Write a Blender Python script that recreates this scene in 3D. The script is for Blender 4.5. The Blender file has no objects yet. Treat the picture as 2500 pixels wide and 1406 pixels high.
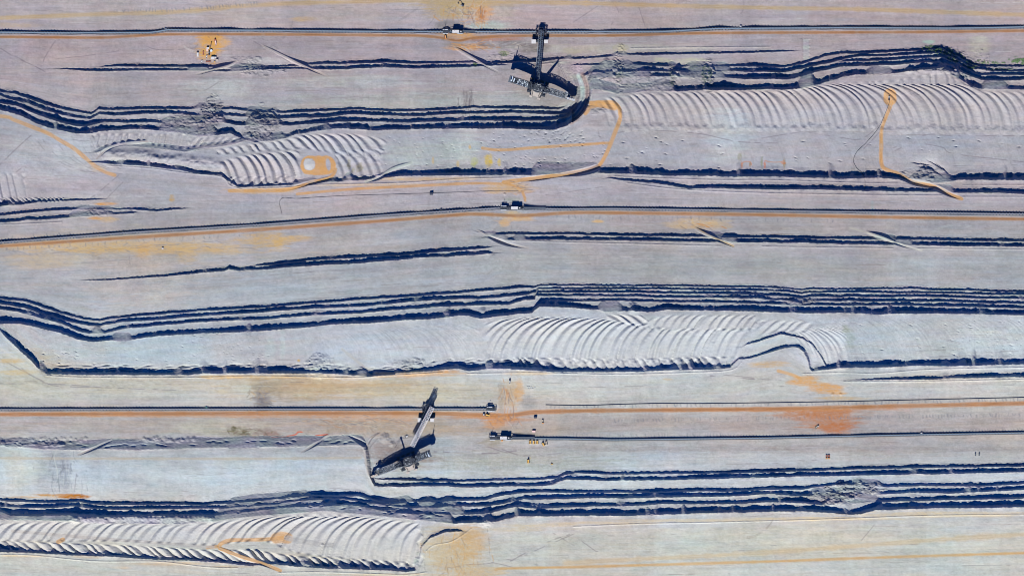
import bpy, math, random
import numpy as np
from mathutils import Vector, Matrix

# ------------------------------------------------------------------ camera, sky, sun, exposure
S = 0.7                      # metres per photo pixel
SUN_EL = math.radians(42.0)
SUN_AZ = (-0.215, -0.977)    # towards the sun
scene = bpy.context.scene
col = scene.collection
cam_d = bpy.data.cameras.new('camera'); cam_d.type = 'ORTHO'; cam_d.ortho_scale = 2500 * S
cam_d.clip_start = 10; cam_d.clip_end = 20000
cam = bpy.data.objects.new('camera', cam_d); cam.location = (0, 0, 1500); col.objects.link(cam)
scene.camera = cam
W = bpy.data.worlds.new('World'); scene.world = W; W.use_nodes = True
nt = W.node_tree; nt.nodes.clear()
sky = nt.nodes.new('ShaderNodeTexSky'); sky.sky_type = 'NISHITA'; sky.sun_disc = False
sky.sun_elevation = SUN_EL; sky.sun_rotation = math.atan2(SUN_AZ[0], SUN_AZ[1])
sky.air_density = 1.0; sky.dust_density = 0.0; sky.ozone_density = 6.0
tint = nt.nodes.new('ShaderNodeMix'); tint.data_type = 'RGBA'; tint.blend_type = 'MULTIPLY'
tint.inputs[0].default_value = 1.0; tint.inputs[7].default_value = (0.05, 0.33, 0.86, 1)
bg = nt.nodes.new('ShaderNodeBackground'); bg.inputs[1].default_value = 0.075
out = nt.nodes.new('ShaderNodeOutputWorld')
nt.links.new(sky.outputs[0], tint.inputs[6]); nt.links.new(tint.outputs[2], bg.inputs[0]); nt.links.new(bg.outputs[0], out.inputs[0])
sl = bpy.data.lights.new('sun', 'SUN'); sl.energy = 5.0; sl.angle = math.radians(0.5); sl.color = (1.0, 0.93, 0.86)
sun = bpy.data.objects.new('sun', sl); col.objects.link(sun)
ce = math.cos(SUN_EL)
sun.rotation_euler = Vector((-SUN_AZ[0]*ce, -SUN_AZ[1]*ce, -math.sin(SUN_EL))).to_track_quat('-Z', 'Y').to_euler()
sun.location = (-150, -700, 700)
vs = scene.view_settings
vs.view_transform = 'Standard'; vs.look = 'None'; vs.gamma = 1.0; vs.exposure = 0.54
scene.cycles.diffuse_bounces = 1; scene.cycles.filter_width = 0.95
KLIGHT = np.array([1.44, 1.33, 1.40])     # picture value of a white flat in this light (for choosing albedos)

def lin(c):
    c = np.asarray(c, float) / 255.0
    return np.where(c <= 0.04045, c / 12.92, ((c + 0.055) / 1.055) ** 2.4)
def alb(r, g, b):
    if min(r, g, b) > 118: r, g, b = r * .915, g * .925, b * .92
    return np.minimum(lin((r, g, b)) / KLIGHT, 0.85)

# ------------------------------------------------------------------ noise
_R = np.random.RandomState(7).rand(256, 256).astype(np.float32)
def vn(x, y, seed=0):
    x = np.asarray(x, np.float32) + seed * 17.31; y = np.asarray(y, np.float32) + seed * 9.73
    xi = np.floor(x); yi = np.floor(y); fx = x - xi; fy = y - yi
    fx = fx * fx * (3 - 2 * fx); fy = fy * fy * (3 - 2 * fy)
    xi = xi.astype(np.int32) & 255; yi = yi.astype(np.int32) & 255; x1 = (xi + 1) & 255; y1 = (yi + 1) & 255
    a = _R[yi, xi]; b = _R[yi, x1]; c = _R[y1, xi]; d = _R[y1, x1]
    return ((a * (1 - fx) + b * fx) * (1 - fy) + (c * (1 - fx) + d * fx) * fy) * 2 - 1
def n1(x, seed=0):
    return vn(x, np.float32(seed * 3.7 + .5), seed)
def fb(x, y, seed=0, o=3):
    s = 0; a = 1.0
    for k in range(o):
        s = s + a * vn(x * 2**k, y * 2**k, seed + k * 5); a *= .55
    return s / 1.7
def sst(a, b, x):
    t = np.clip((x - a) / (b - a), 0, 1); return t * t * (3 - 2 * t)
def P(s):
    return np.array([[float(q) for q in p.split(',')] for p in s.split()])

# ------------------------------------------------------------------ terrain grid (u, v = picture pixels of the map, 0.7 m each)
def axis(a, b, step, far):
    n = int(round((b - a) / step)); core = np.linspace(a, b, n + 1)
    g = 4 * 1.35 ** np.arange(24); g = np.cumsum(g); g = g[g < far]
    return np.concatenate([a - g[::-1], core, b + g])
U = axis(-130, 2630, 1.7, 9000).astype(np.float32)
V = axis(-100, 1506, 1.05, 9000).astype(np.float32)
UU = U[None, :]; VV = V[:, None]
NU, NV = len(U), len(V)
H = np.zeros((NV, NU), np.float32)
TER = np.zeros((NV, NU), np.float32)     # terrace mask
TAL = np.zeros((NV, NU), np.float32)     # loose slope mask
RIMC = np.zeros((NV, NU), np.float32)
SPO = np.zeros((NV, NU), np.float32)     # spoil ridge mask
def rows(a, b):
    return max(0, int(np.searchsorted(V, a))), min(NV, int(np.searchsorted(V, b)))
def cols(a, b):
    return max(0, int(np.searchsorted(U, a))), min(NU, int(np.searchsorted(U, b)))

def poly_dist(pts, rad):
    p = np.asarray(pts, float)
    r0, r1 = rows(p[:, 1].min() - rad, p[:, 1].max() + rad); c0, c1 = cols(p[:, 0].min() - rad, p[:, 0].max() + rad)
    D = np.full((r1 - r0, c1 - c0), 1e6, np.float32); T = np.zeros_like(D); L = 0.0
    for a, b in zip(p[:-1, :2], p[1:, :2]):
        s = math.hypot(*(b - a))
        if s < 1e-6: continue
        q0, q1 = rows(min(a[1], b[1]) - rad, max(a[1], b[1]) + rad); k0, k1 = cols(min(a[0], b[0]) - rad, max(a[0], b[0]) + rad)
        x = UU[:, k0:k1] - a[0]; y = VV[q0:q1] - a[1]; d = (b - a) / s
        t = np.clip(x * d[0] + y * d[1], 0, s)
        dd = np.sqrt((x - t * d[0])**2 + (y - t * d[1])**2).astype(np.float32)
        Ds = D[q0 - r0:q1 - r0, k0 - c0:k1 - c0]; Ts = T[q0 - r0:q1 - r0, k0 - c0:k1 - c0]
        mm = dd < Ds
        Ds[mm] = dd[mm]; Ts[mm] = (L + t + 0 * dd)[mm]
        L += s
    return (slice(r0, r1), slice(c0, c1)), D, T, L
def smooth(pts, n=6):
    p = np.asarray(pts, float); q = [p[0]]
    for i in range(len(p) - 1):
        p0 = p[max(i - 1, 0)]; p1 = p[i]; p2 = p[i + 1]; p3 = p[min(i + 2, len(p) - 1)]
        for j in range(1, n + 1):
            t = j / n
            q.append(.5 * ((2 * p1) + (-p0 + p2) * t + (2 * p0 - 5 * p1 + 4 * p2 - p3) * t * t + (-p0 + 3 * p1 - 3 * p2 + p3) * t**3))
    return np.array(q)
# every cut step: crest u,v and width of its drop in the photo; t = stretches of loose talus
BANDS = [
 ("109,169,0 154,169,2 218,174,6 333,173,5 435,172.5,5 512,173.5,5 563,175,4 646,170,3 727,168,4 779,170,7 850,168.5,7 940,165,8 1004,167.7,7 1068,166.4,7 1150,164,6 1209,160,5 1245,158,0", "566-646 470-500"),
 ("240,164,0 270,162.5,5 333,163,6 435,163.5,5 512,164,5 563,166,5 646,165,3 727,161,4 771,157,5 850,156,7 940,153.6,7 1004,156,5 1081,155,4 1152,153,5 1209,156,6 1247,154,7 1317,151,8 1355,146,6 1381,143.5,4 1394,145.5,5 1496,138,5 1529,134.5,3 1573,135,6 1624,134,6 1675,133,5 1752,131.5,5 1880,128,4 1920,126,2.5 1966,123,0", "566-640 1382-1392 1502-1526"),
 ("0,224,6 33,229,6 77,243,8 115,256,7 159,269,6 223,279,5 241,267.5,6 282,268.8,6 333,266.8,6 486,266,6 538,267.6,5 563,265.7,6 604,272.6,6 684,276.5,4 722,275,6 799,271,6 876,267.5,5 953,272.6,5 1030,271.4,5 1106,267.5,6 1158,263.7,5 1260,265.7,6 1363,266.8,5 1372,264,3 1385,258,0", "488-536 604-682"),
 ("1392,160,0 1404,159,3 1445,160,4 1465,159,4 1540,156.7,4 1573,160.5,6 1624,162.5,7 1660,164.5,4 1680,163,5 1775,162.5,4 1842,163.5,8 1911,165.5,5 1962,156,6 2013,138,7 2052,131.5,6 2116,131,6 2193,126.5,6 2251,124,5 2295,121,7 2333,138,6 2372,158,4 2392,163,4 2449,163,5 2500,163,4", "1466-1538 1640-1656 1684-1770"),
 ("0,233,6 26,243,7 64,252,8 115,271,9 166,284,7 220,291,6 241,280,6 282,281.6,7 343,279,8 435,277.8,7 486,283,5 543,280,6 602,285.5,7 681,290.6,7 722,288,9 799,285.5,8 850,279,8 940,283,7 1030,283.6,7 1094,278.5,7 1152,277.8,6 1260,276.5,7 1317,277.8,7 1391,280.3,6 1402,265,6 1409,240,6 1413,205,6 1422,188,7 1450,178,7 1500,175,7 1585,174,7 1634,174,7 1680,176,6 1777,174,7 1829,176,9 1860,176,9 1911,178,7 1962,167.7,9 2052,147,8 2090,139.5,5 2167,137,5 2251,132,7 2295,130,7 2333,146,7 2372,166,6 2423,174,6 2500,175,5", "488-540 604-679 1440-1560 1690-1770"),
 ("2050,151,0 2070,150,5 2116,149,6 2182,147,6 2244,143,6 2295,139.5,6 2333,155,6 2372,177,6 2392,184,5 2449,183,7 2500,184,6", ""),
 ("0,252,8 40,259,8 90,279,8 141,297,11 179,307,11 205,311,12 223,306,11 251,298,7 323,300,7 371,298,7 407,302,6 545,299,8 579,306,9 687,307,9 712,306,7 774,301,9 838,295.7,9 927,298,7 1004,299.5,8 1106,295.7,7 1152,294.4,9 1342,294.4,8 1388,288,9 1410,268,9 1422,240,8 1428,208,8 1445,192,8 1500,188,7 1585,187,7 1632,187,7 1700,191,7 1777,190,8 1818,193,11 1860,193,12 1937,193,11 1988,176.6,10 2059,162,9 2116,162,8 2193,158,8 2269,152,9 2321,162,8 2359,183,8 2397,196,7 2449,196.5,8 2500,196,8", "405-542 600-684 1440-1580 1640-1770"),
 ("0,269,12 51,282,13 95,303,9 115,310,14 154,319,13 184,326,13 223,326,13 243,320,13 282,317.5,8 358,315,9 435,324,8 486,333,11 538,329,14 563,325,14 589,338,8 622,348,8 671,343,9 704,335,6 722,327.7,9 774,320,10 825,313.6,11 876,316,12 914,318.7,10 1004,316,10 1106,313.6,11 1209,313.6,13 1317,316,15 1350,316.7,18 1383,307,22 1406,293,22 1424,276.5,20 1437,256,16 1441,230,12 1448,216,10 1480,222,9 1510,230,8 1540,228,8 1580,222,8 1650,224,13 1701,220,11 1765,221,18 1816,220,11 1880,218,11 1911,219,11 1955,217,17 1996,207,14 2039,193,12 2065,185.6,14 2116,181.7,9 2149,181,8 2193,178,8 2244,171,9 2295,166.4,9 2346,194,12 2372,212,14 2397,218,12 2435,219,10 2461,217.6,9 2500,219,8", "395-520 600-700 1445-1640 2125-2180 2402-2452 1955-1985"),
 ("210,396,0 243,397,3 261,400,8 320,402.5,11 370,406.6,10 451,417,11 492,425.6,8 540,427,6 550,437,7 581,457,6 625,455,5 710,451,4 766,445.6,5 800,443,7 828,443,8 863,441,8 914,438,7 940,434,8 978,429,12 1055,429,12 1132,428,15 1209,427,13 1306,428,14 1400,424,11 1470,423,11 1501,423,14 1573,425.5,14 1650,429,13 1726,429,14 1803,432,14 1880,431,15 1962,433,14 2049,436,15 2154,434,14 2193,438,9 2226,446,8 2290,446,9 2318,444,10 2339,439.6,13 2397,439.6,15 2500,440,14", "1306-1466 838-858 712-762 2230-2322"),
 ("1466,438,0 1486,434.5,2 1522,441,5 1598,447,7 1650,455,7 1680,460.6,7 1752,459,9 1803,461,9 1880,462.6,10 1988,462.6,10 2090,465,9 2193,468,8 2270,468,8 2320,470,7 2334,470,9 2423,471,10 2500,473,11", "2284-2318"),
 ("225,374,0 240,372,5 290,356,4 336,358,4 390,363,5 451,371,5 500,362,5 546,357,5 590,346,4 606,340,0", "220-610"),
 ("0,503,11 51,500,7 102,493,6 166,490,4 230,488,3 271,484,0", ""),
 ("0,526.6,6 77,518.5,6 128,514,6 187,512,5 282,511,3 323,511,3 333,513,6 384,516,5 435,511,4 464,508,0", "187-276"),
 ("0,543,8 77,537,7 146,533,7 182,529,6 271,523,4 323,521,5 338,518,0", "180-272"),
 ("195,684,0 215,684,2 256,684,3 333,679,4 410,674,5 486,666,7 550,661,8 558,657,9 580,660,7 640,658,7 697,653,9 799,646,9 876,643,10 927,638,10 1004,632,8 1011,629,7 1081,626.5,8 1132,624,9 1193,619,8 1206,617,0", ""),
 ("618,650,0 628,648,3 671,647,6 738,639,5 748,636,6 799,633,7 876,629,7 978,624,7 1055,617,8 1132,611,7 1191,605,4 1206,601,0", ""),
 ("1150,562,0 1178,570,2 1210,573,4 1240,572,5 1394,572,5 1496,575,6 1598,576.6,6 1719,578,6 1762,580,6 1880,580,5 1988,583,6 2142,583.5,6 2185,584,5 2282,585.5,6 2372,588,6 2500,589,6", "1176-1206 1724-1758 2146-2184"),
 ("1170,580,0 1206,585,6 1240,585.5,6 1394,585.5,8 1522,587,7 1624,588.6,8 1726,590.6,7 1793,591,7 1880,592,8 1988,593.7,8 2090,596,7 2167,598,7 2223,598,8 2346,601,8 2500,602,8", "1192-1228 1262-1280 1762-1790 2190-2222"),
 ("0,728.7,6 64,736,6 115,754,7 154,766,6 205,779,5 243,783,4 269,778,5 307,774,5 384,768,6 486,759,6 640,751,6 748,742,6 876,732,6 1004,724,6 1120,715,6 1192,709.6,6 1256,704,7 1280,702,6 1304,703,4 1314,698,4 1320,697,5 1424,697,5.5 1564,698.4,5 1660,697.6,5 1740,700.8,5 1820,700.8,5 1916,703.8,5 1956,708,4 1982,705,5 2048,707,5 2114,706,5 2228,705,6 2296,709,6 2364,708.6,6 2432,712,6 2500,713,5", ""),
 ("0,741,8 64,752.5,8 110,770,8 154,782,8 218,794.7,7 246,795,6 294,786,7 384,780.6,7 512,769.6,7 640,762.7,8 697,757,7 774,752.5,8 876,748.6,7 953,741,8 1055,733,9 1120,729,8 1168,729.6,7 1216,726,7 1280,721,8 1308,713,7 1316,705,4 1424,705.6,6 1580,705.6,5 1660,706.4,6 1740,708.8,6 1820,708.8,6 1916,711.7,6 1956,717,6 1982,714,6 2048,713.7,6 2114,714,6 2180,715.6,6 2296,716,6 2364,717.4,6 2432,719.4,6 2500,719.4,6", ""),
 ("0,755,7 41,761,8 102,777,9 154,791,8 192,809,8 218,814,7 256,812.6,7 307,802,8 384,794.7,8 512,784,7 640,780,7 774,769,7 876,764,7 953,757.6,8 1055,750,8 1120,747,8 1192,744,8 1240,743,9 1280,732,8 1305,731,7 1313,714,4 1360,713,7 1424,714.4,7 1580,714.4,7 1660,717,7 1740,717.6,7 1820,719,8 1916,723,8 1956,728,6 1982,723,7 2048,725,7 2074,723,7 2127,726,8 2228,724,8 2296,725,7 2364,728,7 2432,729,7 2500,730,8", "226-246"),
 ("1306,722,0 1312,721.6,6 1376,722.4,8 1440,722.4,7 1520,723,7 1564,723,7 1600,726,7 1660,726.4,7 1740,726.4,8 1820,728,9 1850,727.5,8 1890,732.8,7 1930,733,7 1956,742,7 1975,733,7 2041,735,8 2074,734,8 2114,736,8 2228,736,8 2296,736,8 2364,738.5,8 2432,740,8 2500,741,8", "1940-1966"),
 ("1318,736,0 1332,734,6 1360,735,8 1424,735,7 1520,734.4,8 1580,736.8,7 1660,737,7 1740,738,7 1820,740,7 1850,740.7,6 1916,743,7 1956,746,6 1982,744.7,6 2048,746,7 2114,744.7,7 2180,745,8 2296,747,8 2364,749,8 2432,751,8 2500,752,7", "1936-1960"),
 ("0,790,17 51,789.6,11 102,801,13 154,815,13 192,829,12 230,834,10 269,830.6,10 307,832,8 333,826.7,10 384,820,11 512,812.6,11 640,807,14 748,798,11 820,791,11 876,789.6,13 978,782,12 1055,778,14 1120,770,14 1145,771,14 1173,777,16 1216,771,15 1264,766.4,12 1299,763,12 1317,747.5,15 1376,749,12 1424,753,10 1464,756,9 1474,761.5,9 1500,761,9 1550,759,11 1596,761,12 1628,756,13 1692,757.6,10 1740,758,12 1820,759,13 1900,761.6,11 1982,764,13 2048,763,13 2140,766.5,14 2228,765,14 2296,765,11 2364,765.7,13 2432,767,11 2500,769,11", "282-318 1466-1510"),
 ("0,805,3 10,818,10 40,848,13 75,878,14 100,905,14 113,912,13 200,914,13 333,915,13 397,915,11 461,913.8,12 512,911,14 589,911,12 640,911,14 700,911,14 722,911,14 779,910,10 850,915,9 902,919,11 948,912,9 978,910,9 1030,907,10 1081,902,13 1119,899,17 1145,906,14 1183,900,13 1240,900,15 1304,903.5,17 1342,907,13 1419,907,9 1496,908,9 1573,906,10 1650,903.5,13 1714,902,14 1765,900,10 1783,897,6 1795,884,4 1803,876,3 1826,875,4 1860,866,5 1886,858,7 1911,850,9 1937,846,6 1952,849,7 1962,858,8 1972,880,8 1977,900,5 1983,906,5 2013,901,9 2065,897,15 2167,896,14 2244,891,10 2321,893,16 2398,891,14 2500,889,13", "870-898"),
 ("1812,846,0 1826,839,4 1848,834,5 1870,827,5 1890,820,5 1906,815,6 1930,819,4 1960,826,3 1985,842,3 2003,868,4 2014,888,4 2022,900,0", ""),
 ("2050,927,0 2100,927,2 2142,926.6,4 2244,926.6,7 2321,923,7 2398,922,10 2449,920,9 2500,921,9", ""),
 ("0,1087,9 60,1091,9 128,1097,10 184,1098,10 256,1096,10 333,1098,11 435,1094.6,11 512,1092,11 640,1091,11 735,1088,11 799,1088,10 863,1086,10 884,1088,10 891,1098,10 894,1118,11 899,1153,11 905,1168,10 914,1185,8 925,1186.5,6 978,1187,8 1081,1186,8 1132,1189,9 1260,1185.5,9 1317,1186,9 1347,1184,10 1368,1174,9 1381,1169,9 1419,1170,8 1470,1172.7,8 1598,1171.4,8 1752,1167.6,10 1860,1165,9 1962,1160.7,9 2052,1161,9 2167,1158,10 2321,1156,10 2500,1152,9", "-200-890"),
 ("905,1166,0 932,1170,3 978,1171,6 1055,1175,7 1106,1175,5 1260,1171,5 1317,1170,5 1358,1167.6,6 1378,1158.6,8 1406,1153.5,6 1445,1155.6,7 1496,1157,6 1624,1156,6 1752,1155,6 1880,1152,7 2039,1147,6 2154,1143,7 2321,1140,6 2500,1138,7", ""),
 ("0,1220,6 15,1223,7 90,1226,6 166,1226,7 192,1222.6,6 218,1229,6 256,1231.6,8 333,1231.6,8 410,1230,7 499,1234,6 525,1228,7 560,1229,6 600,1225,7 700,1216,7 753,1210,7 825,1212,10 876,1210,10 910,1220,7 943,1231,6 1001,1225,7 1083,1223,7 1101,1221,8 1183,1220,8 1222,1210,9 1260,1203.5,8 1317,1201,7 1394,1201.6,7 1458,1202,6 1547,1202,6 1624,1202,7 1701,1198,7 1778,1199.6,7 1880,1194.5,7 1962,1194.5,7 1988,1188,6 2039,1183,7 2100,1182,6 2167,1188,8 2244,1185.5,8 2321,1186,7 2423,1185.5,7 2500,1180,7", "560-744 930-996 1036-1046 1085-1098 2090-2140"),
 ("0,1235,9 51,1238,8 128,1239,9 179,1234,8 230,1242,8 282,1243,7 358,1242.6,8 486,1240.6,7 550,1240,7 650,1232,7 756,1219,7 840,1218,6 907,1228,6 994,1239,9 1070,1238,10 1114,1235,8 1193,1235,9 1222,1230,9 1278,1217.5,9 1317,1217.5,10 1445,1215,10 1547,1214.5,10 1624,1213.7,12 1701,1212.4,9 1778,1211,9 1880,1205.5,8 1962,1210,10 1985,1212,8 2162,1206,7 2218,1201,9 2321,1203.5,10 2398,1199.6,10 2500,1194.5,9", "556-750 912-985 1028-1052 1086-1106 1988-2150"),
 ("0,1247,8 26,1257,8 77,1258.5,9 128,1256,8 179,1257,10 230,1261,9 307,1260,7 384,1258.5,7 461,1258.5,8 520,1258,6 600,1249,7 700,1238,7 791,1235,10 850,1231,8 885,1235,8 960,1252,8 1040,1256,8 1135,1256,12 1196,1251,11 1260,1236,9 1317,1242,11 1368,1237,10 1445,1235,9 1522,1235,8 1624,1229,8 1701,1229,8 1790,1229,8 1880,1224,10 1962,1228,11 2013,1233,10 2142,1224,7 2193,1222.6,9 2346,1219,8 2449,1217.5,10 2500,1216,10", "525-780 895-1120 2020-2135"),
 ("0,1267,9 77,1268,9 180,1270,9 200,1276,8 300,1276,7 435,1278,7 520,1272,8 560,1265,8 640,1257,8 784,1246,8 876,1253,8 1004,1266,9 1110,1277,11 1122,1276,14 1158,1274,13 1183,1275,14 1219,1270,12 1265,1258.5,15 1342,1259.8,13 1445,1257,14 1522,1258.5,13 1624,1254.6,14 1752,1251,13 1880,1248,14 1962,1247,13 2039,1251,14 2065,1256,10 2103,1254,15 2136,1244,18 2193,1243,13 2295,1239,13 2423,1239,14 2500,1237,14", "-200-1106"),
 ("0,1345.5,16 77,1349,8 154,1353,8 230,1356,9 307,1359.6,9 384,1365,8 461,1367,9 538,1372,9 614,1380,7 671,1376,10 722,1382,12 799,1386.5,13 876,1389,13 953,1391.6,13 991,1395.5,10 1016,1391,9 1023,1362,3 1030,1333,5 1050,1313,6 1086,1298,7 1120,1296,6 1132,1296,0", ""),
]
KH = S * math.tan(SUN_EL) / 0.976
def band(spec, tal, k):
    global H
    p = P(spec); u = U
    crest = np.interp(u, p[:, 0], p[:, 1]); w = np.interp(u, p[:, 0], p[:, 2])
    gsl = np.gradient(np.interp(u, p[:, 0], p[:, 1]), u)
    gsl = np.convolve(gsl, np.ones(5) / 5, 'same')
    tm = np.zeros_like(u)
    for iv in tal.split():
        neg = iv.startswith('-'); a, b = iv.lstrip('-').split('-'); a = -float(a) if neg else float(a); b = float(b)
        if a < -100: a = -1e5
        a += 14 * (_R[k, int(abs(a)) % 256] - .5); b += 14 * (_R[k, int(abs(b)) % 256] - .5)
        tm = np.maximum(tm, sst(a - 14, a + 8, u) * (1 - sst(b - 8, b + 14, u)))
    fine = n1(u / 2.6, k) * 0.38 + n1(u / 9, k + 40) * 0.5 + n1(u / 37, k + 80) * .7
    crest = crest + fine * np.clip(w / 7, .3, 1.1)
    ui = np.arange(-200, 2701.0)
    kern = np.exp(-.5 * (np.arange(-60, 61) / 16.0)**2); kern /= kern.sum()
    ws = np.interp(u, ui, np.convolve(np.interp(ui, p[:, 0], p[:, 2]), kern, 'same')); ws = np.where((u < -140) | (u > 2640), w, ws)
    h = (ws * KH * 1.27 * (1 - .24 * sst(1280, 1340, u) * (690 < p[-1, 1] < 755))).astype(np.float32)          # the drop itself changes slowly along the step
    lip = ((w - ws) * KH + h * (.14 * n1(u / 21, k + 11) + .07 * n1(u / 6, k + 12))).astype(np.float32)
    cone = np.clip(n1(u / 11, k + 23) * .9 + n1(u / 27, k + 29) * .75 - .30, 0, 1) * np.clip(w / 9, .2, 1.2)
    cone = cone * (1 - .85 * tm)
    cot = 0.42 + 0.9 * cone + tm * ((1.50 if spec.startswith('0,1087') else 1.70) + .25 * n1(u / 30, k + 3))
    cot = np.maximum(cot, .35)
    t = np.maximum(h * cot / S, .35)
    m = (1 / np.sqrt(1 + gsl**2)).astype(np.float32)
    act = np.where(h > .02)[0]
    if len(act) == 0: return
    c0, c1 = act[0], act[-1] + 1
    tmax = (t + 1.3 * w)[c0:c1].max() + 8
    r0, r1 = rows(crest[c0:c1].min() - tmax, crest[c0:c1].max() + 22)
    H[:r0, c0:c1] -= h[c0:c1]
    pp = np.concatenate([[[-400, p[0, 1]]], p[:, :2], [[2900, p[-1, 1]]]]) if p[0, 0] <= 0 or p[-1, 0] >= 2500 else p[:, :2]
    wsl, D, T_, L_ = poly_dist(pp, 40)
    full = np.full((r1 - r0, NU), 40, np.float32)
    a0, a1 = max(r0, wsl[0].start), min(r1, wsl[0].stop)
    full[a0 - r0:a1 - r0, wsl[1]] = np.minimum(D[a0 - wsl[0].start:a1 - wsl[0].start], 40)
    cs = np.interp(u, p[:, 0], p[:, 1])
    d = np.where(cs[None, c0:c1] > VV[r0:r1], 1, -1) * full[:, c0:c1] + (fine * np.clip(w / 7, .3, 1.1))[None, c0:c1]
    d = d + (vn(UU[:, c0:c1] / 3.1, VV[r0:r1] / 2.7, k) * .28)
    ap = np.clip(.13 + .12 * n1(u / 15, k + 51) + .08 * n1(u / 5, k + 52), .02, .34) * (1 - tm) * sst(3, 6, w)      # debris apron below the face
    q = np.clip(d / t[None, c0:c1], 0, 1) * (1 - ap)[None, c0:c1] + ap[None, c0:c1] * np.clip((d - t[None, c0:c1]) / (1.25 * np.maximum(w, 1))[None, c0:c1], 0, 1)
    H[r0:r1, c0:c1] -= h[None, c0:c1] * q
    H[r0:r1, c0:c1] += lip[None, c0:c1] * np.where(d < 0, np.exp(np.minimum(d, 0) / 5.0), np.clip(1 - d / np.maximum(t[None, c0:c1], .5), 0, 1))
    RIMC[r0:r1, c0:c1] = np.maximum(RIMC[r0:r1, c0:c1], np.exp(-((d + 2.2) / 1.7)**2) * np.clip(w / 5, 0, 1)[None, c0:c1])
    reach = np.maximum(t, w)[None, c0:c1] + 1.5
    inside = ((d > -1.5) & (d < reach)) * np.clip(w / 3, 0, 1)[None, c0:c1]
    TER[r0:r1, c0:c1] = np.maximum(TER[r0:r1, c0:c1], inside)
    TAL[r0:r1, c0:c1] = np.maximum(TAL[r0:r1, c0:c1], ((d > 0.) & (d < t[None, c0:c1] + .6)) * np.maximum(tm, cone * .5)[None, c0:c1])
for k, (sp_, ta_) in enumerate(BANDS):
    band(sp_, ta_, k + 1)

# ------------------------------------------------------------------ spoil ridges laid by the spreaders
ARC = np.zeros((NV, NU), np.float32)      # arc streak tone
def field(u0, u1, top, bot, sp, sgn, R, vb, amp, lean=0.0, edge=7, seed=0, fine=0, tone=1.0, asy=None, jit=.28, fade=0.0, eu=None):
    if asy is None: asy = (.44 if sgn < 0 else .56) if R else 0
    """sgn +1: arcs bulge right ')' ; -1: '(' . lean: straight slant du/dv"""
    c0, c1 = cols(u0 - 12, u1 + 12)
    u = U[c0:c1]; tp = np.interp(u, *P(top).T); bt = np.interp(u, *P(bot).T)
    r0, r1 = rows(tp.min() - 14, bt.max() + 14)
    x = u[None, :]; y = VV[r0:r1]
    if R:
        dv = np.clip(vb - y, -R * .97, R * .985); off = R - np.sqrt(R * R - dv * dv)
    else:
        off = 0 * y
    base = x + sgn * off + lean * (vb - y) + 2.6 * vn(x / 60, y / 60, seed + 2) + .8 * vn(x / 24, y / 30, seed + 12)
    ph = base / sp; ph = ph + jit * n1(ph * .9, seed + 5) + (jit - .28) * .8 * vn(base / 40, y / 14, seed + 6)
    kf = np.floor(ph); fr = ph - kf
    rnd = _R[(kf.astype(np.int32) * 7 + seed) & 255, 11]
    eu = eu or edge
    wob = 9 * vn(y / 13, 0 * y, seed + 40)
    m = sst(0, eu, x - u0 + wob) * sst(0, eu, u1 - x + wob) * sst(-1, edge, y - tp[None, :]) * sst(-1, edge, bt[None, :] - y)
    if not fine:
        
        if asy:
            t_ = np.where(fr < asy, fr / asy, (1 - fr) / (1 - asy)); prof = .5 * (1 - np.cos(np.pi * t_)) * .75 + .25 * t_
        else:
            prof = np.abs(np.sin(np.pi * fr))
        a = amp * (.6 + .65 * rnd) * (1 - fade * sst(0, 1, (y - tp[None, :]) / np.maximum(bt - tp, 1)[None, :]))
        slump = .75 * fr
        H[r0:r1, c0:c1] += m * (a * (prof - .6) + .0 * slump + .22 * vn(base / 3.2, y / 40, seed) - .5 * sst(.5, .85, vn(x / 12, y / 16, seed + 31)) * prof + .12 * vn(x / 3.5, y / 3, seed + 33))
        SPO[r0:r1, c0:c1] = np.maximum(SPO[r0:r1, c0:c1], m)
        val = (rnd - .5) * .10 + .06 * vn(base / 4.5, y / 90, seed + 9) + .05 * vn(base/1.8, y/30, seed)
        ARC[r0:r1, c0:c1] += m * val * tone
    else:
        s = vn(base / 9, y / 120, seed) * .5 + vn(base / 4, y / 70, seed + 3) * .6 + vn(base / 2.2, y / 40, seed + 4) * .35
        H[r0:r1, c0:c1] += m * s * amp
        ARC[r0:r1, c0:c1] += m * s * .055 * tone
field(1462, 2700, "1462,240 1500,236 1560,228 1700,224 1900,222 2000,208 2080,200 2180,196 2300,176 2350,200 2400,224 2700,222", "1462,312 1500,308 2700,322", 21.5, 1, 112, 318, 2.7, seed=3, fade=.5, eu=26)
field(226, 462, "226,326 462,326", "226,362 330,352 462,366", 18.5, 1, 0, 345, 3.2, lean=-.28, seed=4, asy=.68)
field(462, 610, "462,338 560,334 610,344", "462,362 546,352 610,340", 19, 1, 0, 345, 3.2, lean=-.6, seed=5, asy=.66)
field(520, 945, "520,366 620,350 700,340 745,328 860,326 945,340", "520,380 620,372 745,364 945,400", 23, 1, 66, 385, 4.0, eu=20, lean=.25, seed=6)
field(535, 735, "535,394 600,378 735,366", "535,428 600,452 735,446", 23.5, 1, 90, 440, 4.1, eu=16, lean=.15, seed=7)
field(815, 935, "815,370 935,362", "815,438 935,436", 24, 1, 92, 438, 4.1, lean=.1, seed=8)
field(-40, 66, "-40,420 66,424", "-40,496 66,492", 20, 1, 0, 450, 3.0, lean=.22, seed=9, asy=.66)
field(1172, 1835, "1172,790 1220,780 1300,772 1450,775 1560,790 1640,803 1750,800 1835,808", "1172,882 1300,890 1650,884 1835,872", 23.5, -1, 112, 888, 3.5, seed=10, eu=34)
field(1565, 1850, "1565,782 1640,768 1850,768", "1565,802 1640,808 1850,806", 22, -1, 60, 815, 3.2, lean=-.2, seed=11)
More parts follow.
